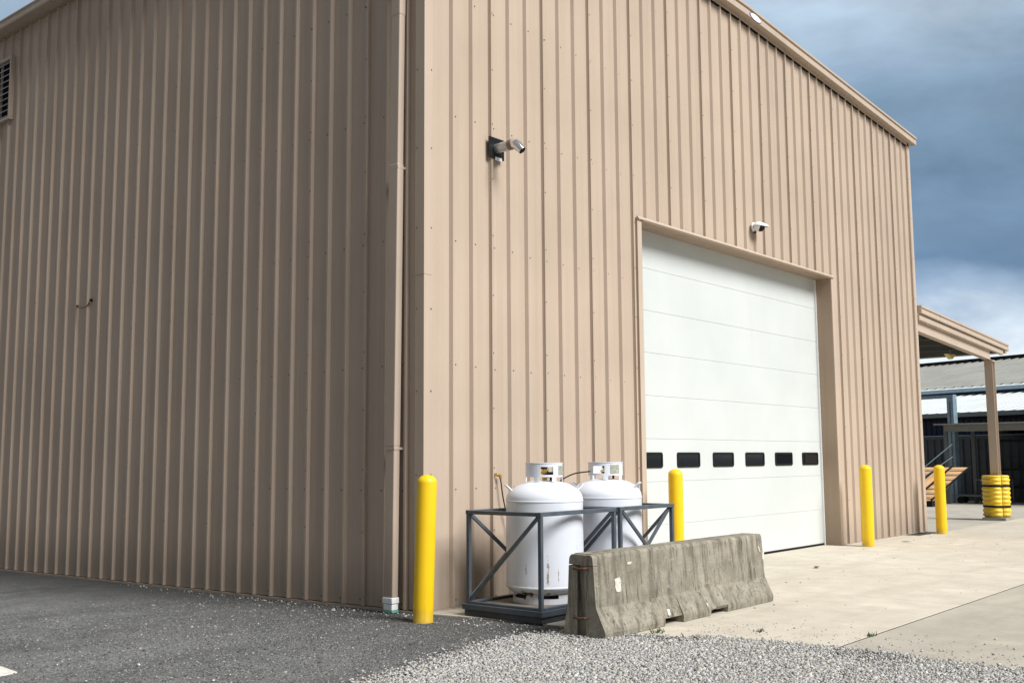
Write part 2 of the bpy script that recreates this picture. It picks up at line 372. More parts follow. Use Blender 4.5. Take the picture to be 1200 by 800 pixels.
def sheet(name, poly, z0, z1, mat, bev=.012):
    o = MB().prism(poly, 'z', z0, z1).build(name, mat, bevel=bev); return tag(o, kind='structure')
JY = -3.86
# concrete apron in front of the building, poured in bays with open joints
sheet('concrete_slab', [(.30, -.002), (.42, -.62), (.50, -1.4), (.56, -2.35), (.74, -3.0), (.86, JY), (4.0, JY), (4.0, -.002)], -.10, 0., M_SLAB, .006)
sheet('concrete_slab', [(4.008, JY), (13.0, JY), (13.0, .245), (4.008, .245)], -.10, 0.0, M_SLAB, .004)
sheet('concrete_slab', [(13.008, JY), (24.0, JY), (24.0, -.3), (13.008, -.3)], -.10, 0.0, M_SLAB, .004)
sheet('concrete_slab', [(.88, JY-.014), (.95, -5.2), (1.02, -6.6), (1.15, -9.0), (3.88, -9.0), (3.88, JY-.014)], -.10, -.003, M_SLAB2, .006)
sheet('concrete_slab', [(3.886, JY-.014), (3.886, -9.0), (13.0, -9.0), (13.0, JY-.014)], -.10, -.003, M_SLAB2, .006)
sheet('concrete_slab', [(1.15, -9.01), (2, -30), (13.0, -30), (13.0, -9.01)], -.10, -.003, M_SLAB2)
sheet('concrete_slab', [(13.012, JY-.014), (13.012, -30), (24, -30), (24, JY-.014)], -.10, -.003, M_SLAB2)
sheet('yard_paving', [(24.012, -40), (60, -40), (60, 60), (14.3, 60), (14.3, -.288), (24.012, -.288)], -.10, -.004, M_YARD)
# a narrow strip of joint dirt lies in the gap
jd = MB()
for i in range(60):
    x = .95 + i*.2; w = .2
    jd.hexa([(x, JY-.012-random.uniform(.002, .012), -.02), (x+w, JY-.012-random.uniform(.002, .012), -.02), (x+w, JY-.002, -.02), (x, JY-.002, -.02)] +
            [(x, JY-.012, -.0035), (x+w, JY-.012, -.0035), (x+w, JY-.002, -.0035), (x, JY-.002, -.0035)])
tag(jd.build('joint_dirt', M_DIRT), kind='stuff')

# gravel bed and its loose stones
GP = [(-14, -14), (-2.6, -2.05), (-2.0, -1.78), (-1.3, -1.66), (-.6, -1.52), (-.1, -1.52), (.30, -1.72), (.50, -2.0), (.60, -2.40), (.78, -3.0), (.90, JY), (.97, -5.2), (1.04, -6.6), (1.2, -9.0), (1.3, -14)]
o = MB().add([(x, y, -.010) for x, y in GP], [tuple(range(len(GP)))]).build('gravel_bed', M_GBED); o.location.z = .006; tag(o, kind='structure')
def inpoly(px, py, poly):
    r = np.zeros(len(px), bool); j = len(poly)-1
    for i in range(len(poly)):
        xi, yi = poly[i]; xj, yj = poly[j]
        cnd = ((yi > py) != (yj > py)) & (px < (xj-xi)*(py-yi)/(yj-yi+1e-12)+xi); r ^= cnd; j = i
    return r
def scatter(name, x, y, z, size, mat, flat=.65):
    # irregular eight-cornered stones in one mesh
    n = len(x); base = np.array([(sx, sy, sz) for sz in (-1, 1) for sx, sy in ((-1, -1), (1, -1), (1, 1), (-1, 1))], float)*.6
    P = base[None]*(1+rng.uniform(-.42, .42, (n, 8, 3)))
    P[:, :, 2] *= flat
    ax = rng.normal(size=(n, 3)); ax[:, 2] *= .4; ax /= np.linalg.norm(ax, axis=1)[:, None]
    th = rng.uniform(-.6, .6, n); th2 = rng.uniform(0, 2*PI, n)
    c, s_ = np.cos(th2)[:, None], np.sin(th2)[:, None]
    P = np.stack([P[:, :, 0]*c-P[:, :, 1]*s_, P[:, :, 0]*s_+P[:, :, 1]*c, P[:, :, 2]], -1)
    ct = np.cos(th)[:, None, None]; st = np.sin(th)[:, None, None]; A = ax[:, None, :]
    P = P*ct + np.cross(np.broadcast_to(A, P.shape), P)*st + A*(P*A).sum(-1, keepdims=True)*(1-ct)
    P = P*size[:, None, None] + np.stack([x, y, z], -1)[:, None, :]
    quad = np.array([(0, 3, 2, 1), (4, 5, 6, 7), (0, 1, 5, 4), (1, 2, 6, 5), (2, 3, 7, 6), (3, 0, 4, 7)])
    F = (quad[None] + (np.arange(n)*8)[:, None, None]).reshape(-1)
    me = bpy.data.meshes.new(name); me.vertices.add(n*8); me.vertices.foreach_set('co', P.reshape(-1))
    me.loops.add(len(F)); me.loops.foreach_set('vertex_index', F.astype(np.int32)); me.polygons.add(n*6)
    me.polygons.foreach_set('loop_start', np.arange(0, n*24, 4, dtype=np.int32)); me.polygons.foreach_set('loop_total', np.full(n*6, 4, np.int32))
    me.update(calc_edges=True); me.validate(); me.materials.append(mat)
    o = bpy.data.objects.new(name, me); C.objects.link(o); return tag(o, kind='stuff')
def edge_dist(px, py):
    d = np.full(len(px), 9.)
    for i in range(1, len(GP)-1):
        a, b_ = np.array(GP[i]), np.array(GP[i+1] if i+1 < len(GP) else GP[0]); ab = b_-a; L = (ab**2).sum()
        tt = np.clip(((px-a[0])*ab[0]+(py-a[1])*ab[1])/L, 0, 1)
        d = np.minimum(d, np.hypot(px-a[0]-tt*ab[0], py-a[1]-tt*ab[1]))
    return d
n = 270000
gx = rng.uniform(-4.2, 1.35, n); gy = rng.uniform(-6.6, -1.35, n)
jx = gx + rng.normal(0, .05, n); jy = gy + rng.normal(0, .05, n)
k = inpoly(jx, jy, GP)
gx, gy = gx[k], gy[k]
ed = edge_dist(gx, gy); ptch = np.sin(gx*2.3+1.1*np.sin(gy*1.7))+np.sin(gy*3.1+gx*1.3+2.)+.6*np.sin(gx*5.7-gy*4.1)
keep = (rng.uniform(0, 1, len(gx)) < np.clip(.10+ed*2.2, 0, 1)*np.clip(1-.55*(ptch-.9), .28, 1)) | ((gx > .35) & (ptch < 1.2))
gx, gy = gx[keep], gy[keep]
sz = rng.lognormal(math.log(.0078), .38, len(gx)).clip(.0035, .024)
scatter('loose_gravel', gx, gy, rng.uniform(.0, .013, len(gx)), sz, M_GRAV)
# stones strayed onto the slab's edge
n = 550; sx = .9+np.abs(rng.normal(0, .5, n)); sy = rng.uniform(-6.5, -2.4, n)
scatter('stray_gravel', sx, sy, np.full(n, .002), rng.lognormal(math.log(.006), .4, n).clip(.003, .016), M_GRAV)
# coarse chips standing out of the asphalt millings
n = 60000; cx = -7.5*rng.beta(1.0, 1.25, n)+.6; cy = -4.4+ 8.4*rng.beta(1.1, 1.7, n)
k = ~inpoly(cx, cy, GP) & ~((cx > .2) & (cy > -.6)) & ~((cx > X0-.12) & (cy > -.1)) & (cx < .55)
cx, cy = cx[k], cy[k]; cz = np.array([gh(a, b_) for a, b_ in zip(cx, cy)])
scatter('asphalt_chips', cx, cy, cz, rng.lognormal(math.log(.0068), .36, len(cx)).clip(.003, .018), M_CHIP)
# pale pebbles along the wall and in front of the cage
n = 120; px_ = np.concatenate([X0-.10-np.abs(rng.normal(0, .10, n)), rng.uniform(.0, .5, 50), rng.uniform(-4, .3, 30)])
py_ = np.concatenate([rng.beta(1, 2.2, n)*6, -.55-rng.uniform(0, .9, 50), rng.uniform(-1.5, 2, 30)])
pz_ = np.array([gh(a, b_)+.008 for a, b_ in zip(px_, py_)])
scatter('pale_pebbles', px_, py_, pz_, rng.lognormal(math.log(.008), .35, len(px_)).clip(.004, .016), M_PEB)
# small debris on the apron
n = 150; dx = rng.uniform(1.2, 14, n); dy = -rng.beta(1.1, 2.0, n)*5.5-.1
scatter('slab_debris', dx, dy, np.full(n, .002), rng.lognormal(math.log(.008), .4, n).clip(.004, .02), M_LEAF, .25)
for i, (x, y, s, a, lab) in enumerate([(6.46, -1.23, .085, .3, 'curled brown leaf lying on the apron before the white door'), (11.36, -.65, .08, 2.0, 'curled brown leaf lying between the two right yellow bollards')]):
    lf = MB(); pr = [(-1, 0), (-.5, .34), (.2, .42), (1, .05), (.3, -.36), (-.5, -.30)]
    lf.add([(p*s, q*s, .018+.02*abs(q)) for p, q in pr]+[(p*s, q*s, .022+.02*abs(q)) for p, q in pr], [(0, 5, 4, 3, 2, 1), (6, 7, 8, 9, 10, 11)]+[(j, (j+1) % 6, 6+(j+1) % 6, 6+j) for j in range(6)])
    o = lf.build('dry_leaf', M_LEAF, loc=(x, y, -.008)); o.rotation_euler.z = a; tag(o, lab, 'leaf')
# tuft of weed at the joint and by the barrier foot
mo = MB()
for cx_, cy_, nb, sp2 in ((1.62, JY-.01, 26, .05), (.70, -2.40, 40, .07), (1.25, -3.05, 22, .05)):
    for i in range(nb):
        a = random.uniform(0, 2*PI); r = random.uniform(0, sp2); x, y = cx_+r*math.cos(a)*1.6, cy_+r*math.sin(a); h = random.uniform(.015, .045); w = .006
        q = random.uniform(0, PI); tx, ty = random.uniform(-.02, .02), random.uniform(-.02, .02)
        mo.add([(x-w*math.cos(q), y-w*math.sin(q), 0), (x+w*math.cos(q), y+w*math.sin(q), 0), (x+tx, y+ty, h)], [(0, 1, 2)])
tag(mo.build('joint_weeds', M_MOSS, fix=False), kind='stuff')
o = MB().prism([(-5.2, .10), (-3.605, .275), (-3.475, .30), (-3.45, .62), (-3.44, .80), (-5.2, .80)], 'z', .0, .010).build('paint_line', M_PMARK); o.location.z = gh(-3.5, .45)+.002; tag(o, kind='structure')

# ------------------------------------------------------------------ the steel building
RS = .3048
def ztop(x): return 8.36+(x-X0)*(8.20-8.36)/(7.1-X0) if x < 7.1 else 8.20+(x-7.1)*(7.80-8.20)/(XR-7.1)
bld = thing('steel_building', 'tall beige ribbed metal building with a white overhead door', 'building')
def panel_profile(k0, first, last, s_lo, s_hi, c0):
    """ribs k0..k0+3 (laps at both ends) -> list of (s, h)"""
    P = []
    for k in range(k0, k0+4):
        c = c0+RS*k; lap_start, lap_end = (k == k0 and not first), (k == k0+3 and not last)
        if lap_start: P += [(c-.019, .0345), (c-.016, .0395), (c+.013, .0395), (c+.033, .0006)]
        elif lap_end:
            P += [(c-.025, 0), (c-.015, .036), (c+.010, .036)]; break
        else: P += [(c-.033, 0), (c-.013, .037), (c+.013, .037), (c+.033, 0)]
        for q in (.115, .190):
            P += [(c+q-.014, 0), (c+q-.008, .0016), (c+q+.008, .0016), (c+q+.014, 0)]
    P = [p for p in P if s_lo < p[0] < s_hi]
    if first: P = [(s_lo, 0)]+P
    if last: P = P+[(s_hi, 0)]
    return P
def ribbed_panel(P, place, zlo, zhi, parent, zlo2=None):
    vs = []
    for s, h in P:
        vs += [place(s, h, zlo(s)), place(s, h, zhi(s))]
    mb = MB(); mb.add(vs, [(2*i, 2*i+2, 2*i+3, 2*i+1) for i in range(len(P)-1)])
    return mb.build('wall_panel', M_WALL, parent, fix=False)
DL, DR, DH = 4.20, 10.06, 4.525          # door opening
CF = .3834
for j in range(-1, 16):
    k0 = 3*j
    first, last = (j == -1), (j == 15)
    if first: P = panel_profile(0, True, False, X0, 99, CF)
    elif last: P = panel_profile(45, False, True, -9, XR, CF)
    else: P = panel_profile(k0, False, False, -9, 99, CF)
    if first: P = [(X0, 0)]+[p for p in P if p[0] > .44]
    fr = lambda s, h, z: (s, -h, z)
    if j == 0: continue
    if P[-1][0] <= DL+.02 or P[0][0] >= DR-.02:
        ribbed_panel(P, fr, lambda s: .012, ztop, bld)
    elif P[0][0] >= DL and P[-1][0] <= DR:
        ribbed_panel(P, fr, lambda s: DH, ztop, bld)
    else:
        def cut(P, e, left):
            Q = [p for p in P if (p[0] < e) == left]
            R_ = [p for p in P if (p[0] < e) != left]
            a, b_ = (Q[-1], R_[0]) if left else (R_[-1], Q[0])
            f = (e-a[0])/(b_[0]-a[0]); m_ = (e, a[1]+f*(b_[1]-a[1]))
            return (Q+[m_], [m_]+R_) if left else ([m_]+Q, R_+[m_])
        if P[0][0] < DL: A, B_ = cut(P, DL, True); ribbed_panel(A, fr, lambda s: .012, ztop, bld); ribbed_panel(B_, fr, lambda s: DH, ztop, bld)
        else: A, B_ = cut(P, DR, False); ribbed_panel(A, fr, lambda s: .012, ztop, bld); ribbed_panel(B_, fr, lambda s: DH, ztop, bld)
CL = -.074
lf_ = lambda s, h, z: (X0-h, s, z)
rt_ = lambda s, h, z: (XR+h, s, z)
for place, zt in ((lf_, 8.36), (rt_, 7.80)):
    for j in range(0, 16):
        first, last = (j == 0), (j == 15)
        P = panel_profile(3*j, first, last, 0., DEPTH if last else 99, CL)
        if not first and P[0][0] > DEPTH: continue
        P = [p for p in P if p[0] <= DEPTH]
        ribbed_panel(P, place, lambda s: gz(0, s)+.018, lambda s: zt, bld)
MB().add([(X0, DEPTH, -.2), (XR, DEPTH, -.2), (XR, DEPTH, 7.8), (7.1, DEPTH, 8.2), (X0, DEPTH, 8.36)], [(0, 1, 2, 3, 4)]).build('back_wall', M_WALL, bld)

# base ledge, corner trims, screws
MB().hexa([(X0-.045, 0, -.012), (X0+.02, 0, -.012), (X0+.02, DEPTH, gz(0, DEPTH)-.012), (X0-.045, DEPTH, gz(0, DEPTH)-.012), (X0-.045, 0, .010), (X0+.02, 0, .010), (X0+.02, DEPTH, gz(0, DEPTH)+.012), (X0-.045, DEPTH, gz(0, DEPTH)+.012)]).build('base_trim', M_TRIM, bld)
MB().box(X0, DL, -.032, .02, .001, .011).build('base_trim', M_TRIM, bld)
MB().box(DR, XR, -.032, .02, .001, .011).build('base_trim', M_TRIM, bld)
def corner(x, sx, zt):
    m_ = MB(); zb = .002
    for z0, z1, o_ in ((zb, 3.32, .0), (3.30, zt, .003)):
        e = .043+o_
        m_.prism([(x-sx*e, -e), (x+sx*.072, -e), (x+sx*.072, -e+.01), (x-sx*(e-.01), -e+.01), (x-sx*(e-.01), .085), (x-sx*e, .085)], 'z', z0, z1)
    return m_.build('corner_trim', M_TRIM, bld, bevel=.003)
corner(X0, 1, 8.36); corner(XR, -1, 7.80)
sc = MB()
def screw(x, y, z, ax):
    r, h = .0085, .005
    ring = [(math.cos(k*PI/3)*r, math.sin(k*PI/3)*r) for k in range(6)]
    if ax == 'y': vs = [(x+a, y, z+b_) for a, b_ in ring]+[(x+a*.7, y-h, z+b_*.7) for a, b_ in ring]
    else: vs = [(x, y+a, z+b_) for a, b_ in ring]+[(x-h, y+a*.7, z+b_*.7) for a, b_ in ring]
    sc.add(vs, [tuple(range(6, 12))]+[(k, (k+1) % 6, 6+(k+1) % 6, 6+k) for k in range(6)])
GIRT = [.07, 1.16, 2.42, 3.72, 5.05, 6.35, 7.5]
for k in range(1, 46):
    x = CF+RS*k
    for z in GIRT:
        if DL-.1 < x < DR+.02 and z < DH+.1: continue
        screw(x+.065, -.001, z+random.uniform(-.012, .012), 'y')
    if k % 3 == 0:
        for z in np.arange(.75, ztop(x)-.2, .62):
            if DL-.1 < x < DR+.02 and z < DH+.1: continue
            screw(x, -.0385, z+random.uniform(-.03, .03), 'y')
for k in range(1, 46):
    y = CL+RS*k
    for z in GIRT: screw(X0-.001, y+.065, z, 'x') if z > .1 else screw(X0-.001, y+.065, z+gz(0, y), 'x')
    if k % 3 == 0:
        for z in np.arange(.75, 8.2, .62): screw(X0-.0385, y, z+random.uniform(-.03, .03), 'x')
for z in np.arange(.5, 8.1, .82):
    screw(X0+.055, -.0462, z, 'y'); screw(X0-.0462, .055, z, 'x'); screw(XR-.055, -.0462, min(z, 7.5), 'y')
tag(sc.build('screw_heads', M_SCREW, bld, fix=False), kind='stuff')

# rake trim along the gable, roof, eave gutter
def along(poly, x0, x1, n=1, off=0.):
    m_ = MB(); k = len(poly); xs_ = [x0, 7.1, x1] if x0 < 7.1 < x1 else [x0, x1]
    vs = [(x, y, ztop(x)+z) for x in xs_ for y, z in poly]
    m_.add(vs, [(i*k+a, i*k+(a+1) % k, (i+1)*k+(a+1) % k, (i+1)*k+a) for i in range(len(xs_)-1) for a in range(k)]+[tuple(range(k)), tuple(range((len(xs_)-1)*k, len(xs_)*k))])
    return m_
along([(-.030, -.069), (-.004, -.069), (-.004, -.001), (-.032, -.001)], X0, XR).build('gap_shade_strip', M_BLACK, bld)  # black strip added to paint in the dark shadow gaps at pan tops
along([(-.046, -.055), (-.038, -.055), (-.038, .0), (-.046, .0)], X0-.02, XR+.01).build('rake_closure', M_TRIM, bld)
along([(-.037, .0), (-.150, -.012), (-.156, -.006), (-.156, .082), (-.138, .086), (-.138, .112), (-.168, .116), (-.168, .150), (.05, .155), (.05, .0)], X0-.2, XR+.16).build('rake_trim', M_TRIM, bld)
rf = MB()
for (xa, za), (xb, zb) in (((X0-.2, ztop(X0-.2)+.158), (7.1, 8.358)), ((7.1, 8.358), (XR+.17, ztop(XR+.17)+.158))):
    rf.hexa([(xa, -.15, za-.03), (xb, -.15, zb-.03), (xb, DEPTH+.1, zb-.03), (xa, DEPTH+.1, za-.03), (xa, -.15, za), (xb, -.15, zb), (xb, DEPTH+.1, zb), (xa, DEPTH+.1, za)])
rf.build('roof', M_TRIM, bld)
g = MB().prism([(X0-.215, 8.375), (X0-.225, 8.40), (X0-.215, 8.48), (X0-.235, 8.485), (X0-.235, 8.505), (X0-.05, 8.505), (X0-.05, 8.375)], 'y', -.1, DEPTH)
g.build('eave_gutter', M_TRIM, bld)
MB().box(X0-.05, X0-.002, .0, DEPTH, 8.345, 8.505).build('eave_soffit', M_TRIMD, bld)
# oval badge on the rake at the ridge
bd = MB(); pr = [(math.cos(a)*.17, math.sin(a)*.048) for a in np.arange(0, 2*PI, PI/10)]
for (sc_, y0, y1, mi) in ((1.12, -.160, -.157, 1), (1.0, -.164, -.160, 0)):
    bd.prism([(7.36+p*sc_, ztop(7.36)+.038-p*sc_*.056+q*sc_) for p, q in pr], 'y', y0, y1, mi)
bd.build('oval_badge', [M_WHITEP, simple('badge_blue', (.03, .05, .22), .4)], bld)

# overhead door
zs = [.012, .586, 1.155, 1.72, 2.29, 2.86, 3.425, 3.993, 4.52]
door = MB().box(DL-.05, DR+.05, .305, .33, .0, 4.56).build('overhead_door', M_DOOR, bld)
for i in range(8):
    a, b_ = zs[i]+.0012, zs[i+1]-.0012; m_ = MB()
    m_.prism([(.250, a+.005), (.2525, a), (.30, a), (.30, b_), (.254, b_), (.250, b_-.006)], 'x', DL-.03, DR+.03)
    m_.build('door_section', M_DOOR, door)
MB().box(DL-.03, DR+.03, .243, .30, .0005, .034).build('bottom_seal', M_BLACK, door)
MB().box(DR-.035, DR+.04, .225, .249, .002, 4.50).build('side_seal', M_WHITEP, door)
MB().box(DL-.04, DL+.035, .225, .249, .002, 4.50).build('side_seal', M_WHITEP, door)
def rrect(w, h, r, n=4):
    return [(sx*(w-r)+r*math.cos(a), sz*(h-r)+r*math.sin(a)) for sx, sz, a0 in ((1, 1, 0), (-1, 1, PI/2), (-1, -1, PI), (1, -1, 1.5*PI)) for a in [a0+i*PI/2/n for i in range(n+1)]]
for i in range(6):
    cx_, cz_ = 4.737+i*.9755, 1.4405
    o_ = rrect(.305, .103, .035); q_ = rrect(.272, .072, .02); nn = len(o_)
    m_ = MB(); vs = [(cx_+a, .238, cz_+b_) for a, b_ in o_]+[(cx_+a, .238, cz_+b_) for a, b_ in q_]+[(cx_+a, .252, cz_+b_) for a, b_ in o_]+[(cx_+a, .248, cz_+b_) for a, b_ in q_]
    fs = []
    for k in range(nn):
        k2 = (k+1) % nn; fs += [(k, k2, nn+k2, nn+k), (k, 2*nn+k, 2*nn+k2, k2), (nn+k, nn+k2, 3*nn+k2, 3*nn+k)]
    m_.add(vs, fs); m_.build('window_frame', M_BLACKP, door)
    MB().prism([(cx_+a*1.02, cz_+b_*1.02) for a, b_ in q_], 'y', .244, .2485).build('window_pane', M_GLASS, door)
# jambs and head flashing
MB().box(DL-.105, DL-.005, -.050, -.001, .012, DH+.012).build('jamb_trim', M_TRIM, bld, bevel=.003)
MB().box(DL-.004, DL+.002, -.0395, .262, .004, DH-.002).build('jamb_shade_strip', M_TRIMD, bld)
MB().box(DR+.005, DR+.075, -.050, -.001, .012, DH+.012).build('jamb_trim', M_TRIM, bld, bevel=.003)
MB().box(DR-.002, DR+.004, -.0395, .262, .004, 2.66).build('jamb_shade_strip', M_TRIMD, bld)
MB().box(DR-.004, DR+.002, -.0395, .262, 2.65, DH-.002).build('jamb_shade_strip', M_TRIMD, bld)
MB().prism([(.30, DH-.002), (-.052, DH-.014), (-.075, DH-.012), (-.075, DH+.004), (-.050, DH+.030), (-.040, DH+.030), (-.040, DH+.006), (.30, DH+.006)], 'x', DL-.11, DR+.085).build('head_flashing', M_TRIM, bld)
MB().prism([(.29, DH-.020), (-.066, DH-.027), (-.066, DH-.0165), (.29, DH-.006)], 'x', DL+.004, DR-.006).build('head_shade_strip', M_TRIMD, bld)  # added strip whose darker colour paints the shade under the door head
MB().box(DL-.05, DR+.05, .262, .30, DH-.03, DH-.002).build('top_seal', M_BLACK, bld)

# downspout with brackets and white drain boot
dsp = MB()
yb, yt = .345, .255
def dsx(z): return yb+(yt-yb)*z/8.4
for z0, z1, e in ((.12, 1.62, .0), (1.60, 4.46, .003), (4.44, 6.05, .0), (6.03, 8.38, .003)):
    pts = []
    for z in (z0, z1):
        y = dsx(z); w, d = .064+e, .040+e; x = X0-.105
        pts += [(x-d, y-w, z), (x+d, y-w, z), (x+d, y+w, z), (x-d, y+w, z)]
    dsp.hexa(pts)
d_ = dsp.build('downspout', M_TRIM, bld, bevel=.010)
for z in (1.58, 4.42, 6.6): MB().box(X0-.1490, X0-.001, dsx(z)-.0682, dsx(z)+.0682, z-.012, z+.012).build('strap', M_TRIM, d_)
bt = MB(); y = dsx(.08)
bt.box(X0-.154, X0-.055, y-.070, y+.070, .075, .135); bt.box(X0-.147, X0-.06, y-.062, y+.062, .012, .073)
bt.build('drain_boot', M_WHITEP, d_, bevel=.008)
MB().box(X0-.150, X0-.06, y-.066, y+.066, -.008, .0115).build('drain_pipe', simple('green_drain_pipe', (.16, .42, .34), .5), d_)

# louvred vent high on the left wall
lv = MB(); y0, y1, z0, z1 = 9.26, 10.5, 6.91, 7.96; xf = X0-.075
for a, b_, c_, d2 in ((y0, y1, z1-.045, z1), (y0, y1, z0, z0+.045), (y0, y0+.045, z0+.045, z1-.045), (y1-.045, y1, z0+.045, z1-.045)): lv.box(xf, X0-.002, a, b_, c_, d2)
lvo = lv.build('louver_vent', M_TRIM, bld, bevel=.003)
MB().box(X0-.012, X0-.004, y0+.04, y1-.04, z0+.04, z1-.04).build('vent_back', M_BLACK, lvo)
for i in range(10):
    z = z0+.075+i*.098
    MB().hexa([(xf+.004, y0+.045, z-.022), (xf+.050, y0+.045, z+.028), (xf+.050, y1-.045, z+.028), (xf+.004, y1-.045, z-.022), (xf+.004, y0+.045, z-.016), (xf+.050, y0+.045, z+.034), (xf+.050, y1-.045, z+.034), (xf+.004, y1-.045, z-.016)]).build('slat', M_GALV, lvo)

# small torn scratch with a curled hook of wire on the left wall is a bent bracket
wh = thing('wire_hook', 'small dark bent wire hook on the shaded ribbed wall', 'hook', (X0-.03, 6.72, 3.63)); wh.scale = (1, .72, .72)
MB().tube([(0, .28, .05), (-.012, .16, .0), (-.03, 0, -.02), (-.012, -.14, .0), (0, -.24, .10)], .006, 6).build('wire', M_RUST, wh)
MB().box(-.005, .03, .26, .31, .03, .07).build('clip', M_BLACKP, wh); MB().box(-.005, .03, -.265, -.225, .09, .14).build('clip', M_BLACKP, wh)

# ------------------------------------------------------------------ exhaust, camera, gas line on the front wall
ex = thing('exhaust_vent', 'galvanised exhaust pipe with black square wall plate', 'exhaust pipe', (1.352, -.0385, 4.82))
MB().box(-.122, .122, -.016, 0, -.115, .115).build('wall_plate', M_BLACKP, ex, bevel=.003)
MB().box(-.03, .075, -.024, -.0165, -.135, -.098).build('plate_tag', M_WHITEP, ex, bevel=.002)
MB().tube([(0, -.016, -.004), (.004, -.20, .005)], .054, 20).build('pipe', M_GALV, ex)
MB().tube([(.004, -.19, .005), (.005, -.245, .006)], .058, 20).build('coupling', simple('brown_coupling', (.22, .17, .13), .5, .3), ex)
nz_ = MB().tube([(.005, -.24, .006), (.007, -.268, .004), (.014, -.300, -.022), (.030, -.350, -.082)], [.055, .056, .053, .042], 20, caps=False); nz_.build('nozzle', M_STEEL, ex)
MB().tube([(.0285, -.345, -.076), (.0295, -.348, -.080)], .040, 20).build('nozzle_opening', M_BLACK, ex)

sc_ = thing('security_camera', 'white hooded security camera above the overhead door', 'camera', (7.31, -.0385, 4.935))
sc_.scale = (.86, .86, .86)
MB().lathe([(.0, .0), (.088, .0), (.088, .018), (.07, .03), (.0, .03)], 24).build('wall_mount', M_WHITEP, sc_).rotation_euler = (PI/2, 0, 0)
dv = Vector((.22, -.80, -.46)).normalized(); hv = Vector((.50, -.70, 0)).normalized(); ctr = Vector((0, -.095, .0))
def ball(r, c_, n=18): return MB().lathe([(r*math.sin(PI*i/12), -r*math.cos(PI*i/12)) for i in range(13)], n, c=tuple(c_))
ball(.088, ctr).build('housing', M_WHITEP, sc_)
MB().tube([(0, -.02, 0), tuple(ctr)], .05, 16).build('arm', M_WHITEP, sc_)
ball(.076, ctr+dv*.036).build('lens_face', M_BLACKP, sc_)
hd = MB(); vs = []; na = 24; nt = 6; sv_ = hv.cross(Vector((0, 0, 1)))
for r in (.104, .097):
    for it in range(1, nt+1):
        th = math.radians(88)*it/nt
        for ia in range(na):
            ph = 2*PI*ia/na; f = 1+.75*max(0, math.cos(ph))**1.5
            q = hv*(r*math.sin(th)*math.cos(ph)*f)+sv_*(r*math.sin(th)*math.sin(ph))+Vector((0, 0, r*math.cos(th)*.72+.006-.02*max(0, math.cos(ph))*math.sin(th)))
            vs.append(ctr+q)
    vs.append(ctr+Vector((0, 0, r*.72+.006)))
m1 = nt*na+1; fs = []
for sft in (0, m1):
    for it in range(nt-1):
        for ia in range(na): fs.append((sft+it*na+ia, sft+it*na+(ia+1) % na, sft+(it+1)*na+(ia+1) % na, sft+(it+1)*na+ia))
    for ia in range(na): fs.append((sft+ia, sft+m1-1, sft+(ia+1) % na))
for ia in range(na): o_ = (nt-1)*na; fs.append((o_+ia, o_+(ia+1) % na, m1+o_+(ia+1) % na, m1+o_+ia))
hd.add(vs, fs, 0, True); hd.build('hood', M_WHITEP, sc_)
MB().box(-.02, .03, -.03, 0, -.105, -.07).build('cable_gland', M_BLACK, sc_)

gl = thing('gas_hose', 'thin black gas hose from a brass wall valve to the white tanks', 'hose', (1.335, -.002, 1.30))
def bez(pts, n=6):
    out_ = []; P = [Vector(p) for p in pts]; P = [P[0]*2-P[1]]+P+[P[-1]*2-P[-2]]
    for i in range(1, len(P)-2):
        for k in range(n):
            t_ = k/n; a, b_, c_, d2 = P[i-1:i+3]
            out_.append(.5*((2*b_)+(c_-a)*t_+(2*a-5*b_+4*c_-d2)*t_*t_+(3*b_-3*c_+d2-a)*t_**3))
    return out_+[P[-2]]
vv = MB(); vv.tube([(0, 0, 0), (0, -.09, 0)], .013, 10); vv.tube([(-.02, -.05, .0), (.05, -.05, -.005)], .012, 8); vv.tube([(.045, -.05, 0), (.05, -.05, -.04)], .014, 8)
vv.box(-.035, -.012, -.07, -.03, -.012, .022); vv.build('wall_valve', M_BRASS, gl)
MB().tube(bez([(.05, -.05, -.04), (.085, -.055, -.24), (.145, -.06, -.42), (.23, -.09, -.60), (.36, -.18, -.64), (.48, -.30, -.40), (.52, -.42, -.12), (.56, -.60, .0), (.62, -.80, .035)]), .007, 8).build('hose', M_HOSE, gl)

# ------------------------------------------------------------------ bollards
def bollard(r, h):
    root = thing('bollard', '', 'bollard', group='yellow bollards at the building')
    n_ = 10; prof = [(r*1.0, -.03), (r*1.0, .012), (r*.985, .02), (r*.985, .09), (r, .10), (r*.99, h-r*.85)]
    prof += [(r*math.cos(a), h-r*.85+r*.85*math.sin(a)) for a in [i*PI/2/n_ for i in range(1, n_)]]+[(0, h)]
    MB().lathe(prof, 32).build('sleeve', M_YEL, root)
    return root
b0 = bollard(.094, 1.335)
BL = [((-.055, -.345, -.005), .094, 'leaning yellow bollard on the asphalt at the near building corner', (0, math.radians(2.3), 0)),
      ((4.22, -.45, 0), .09, 'yellow bollard behind the concrete barrier, left of the white door', (0, 0, 0)),
      ((10.17, -.46, 0), .097, 'yellow bollard on the concrete just right of the white door', (0, 0, 0)),
      ((13.74, -.47, 0), .10, 'yellow bollard farthest right, near the column with yellow guard', (0, math.radians(.4), 0))]
for i, (p, r, lab, rot) in enumerate(BL):
    o = b0 if i == 0 else dup(b0)
    o.location = p; o.rotation_euler = rot; o['label'] = lab
    if i: o.scale = (r/.094, r/.094, 1.0 if i < 3 else .975)

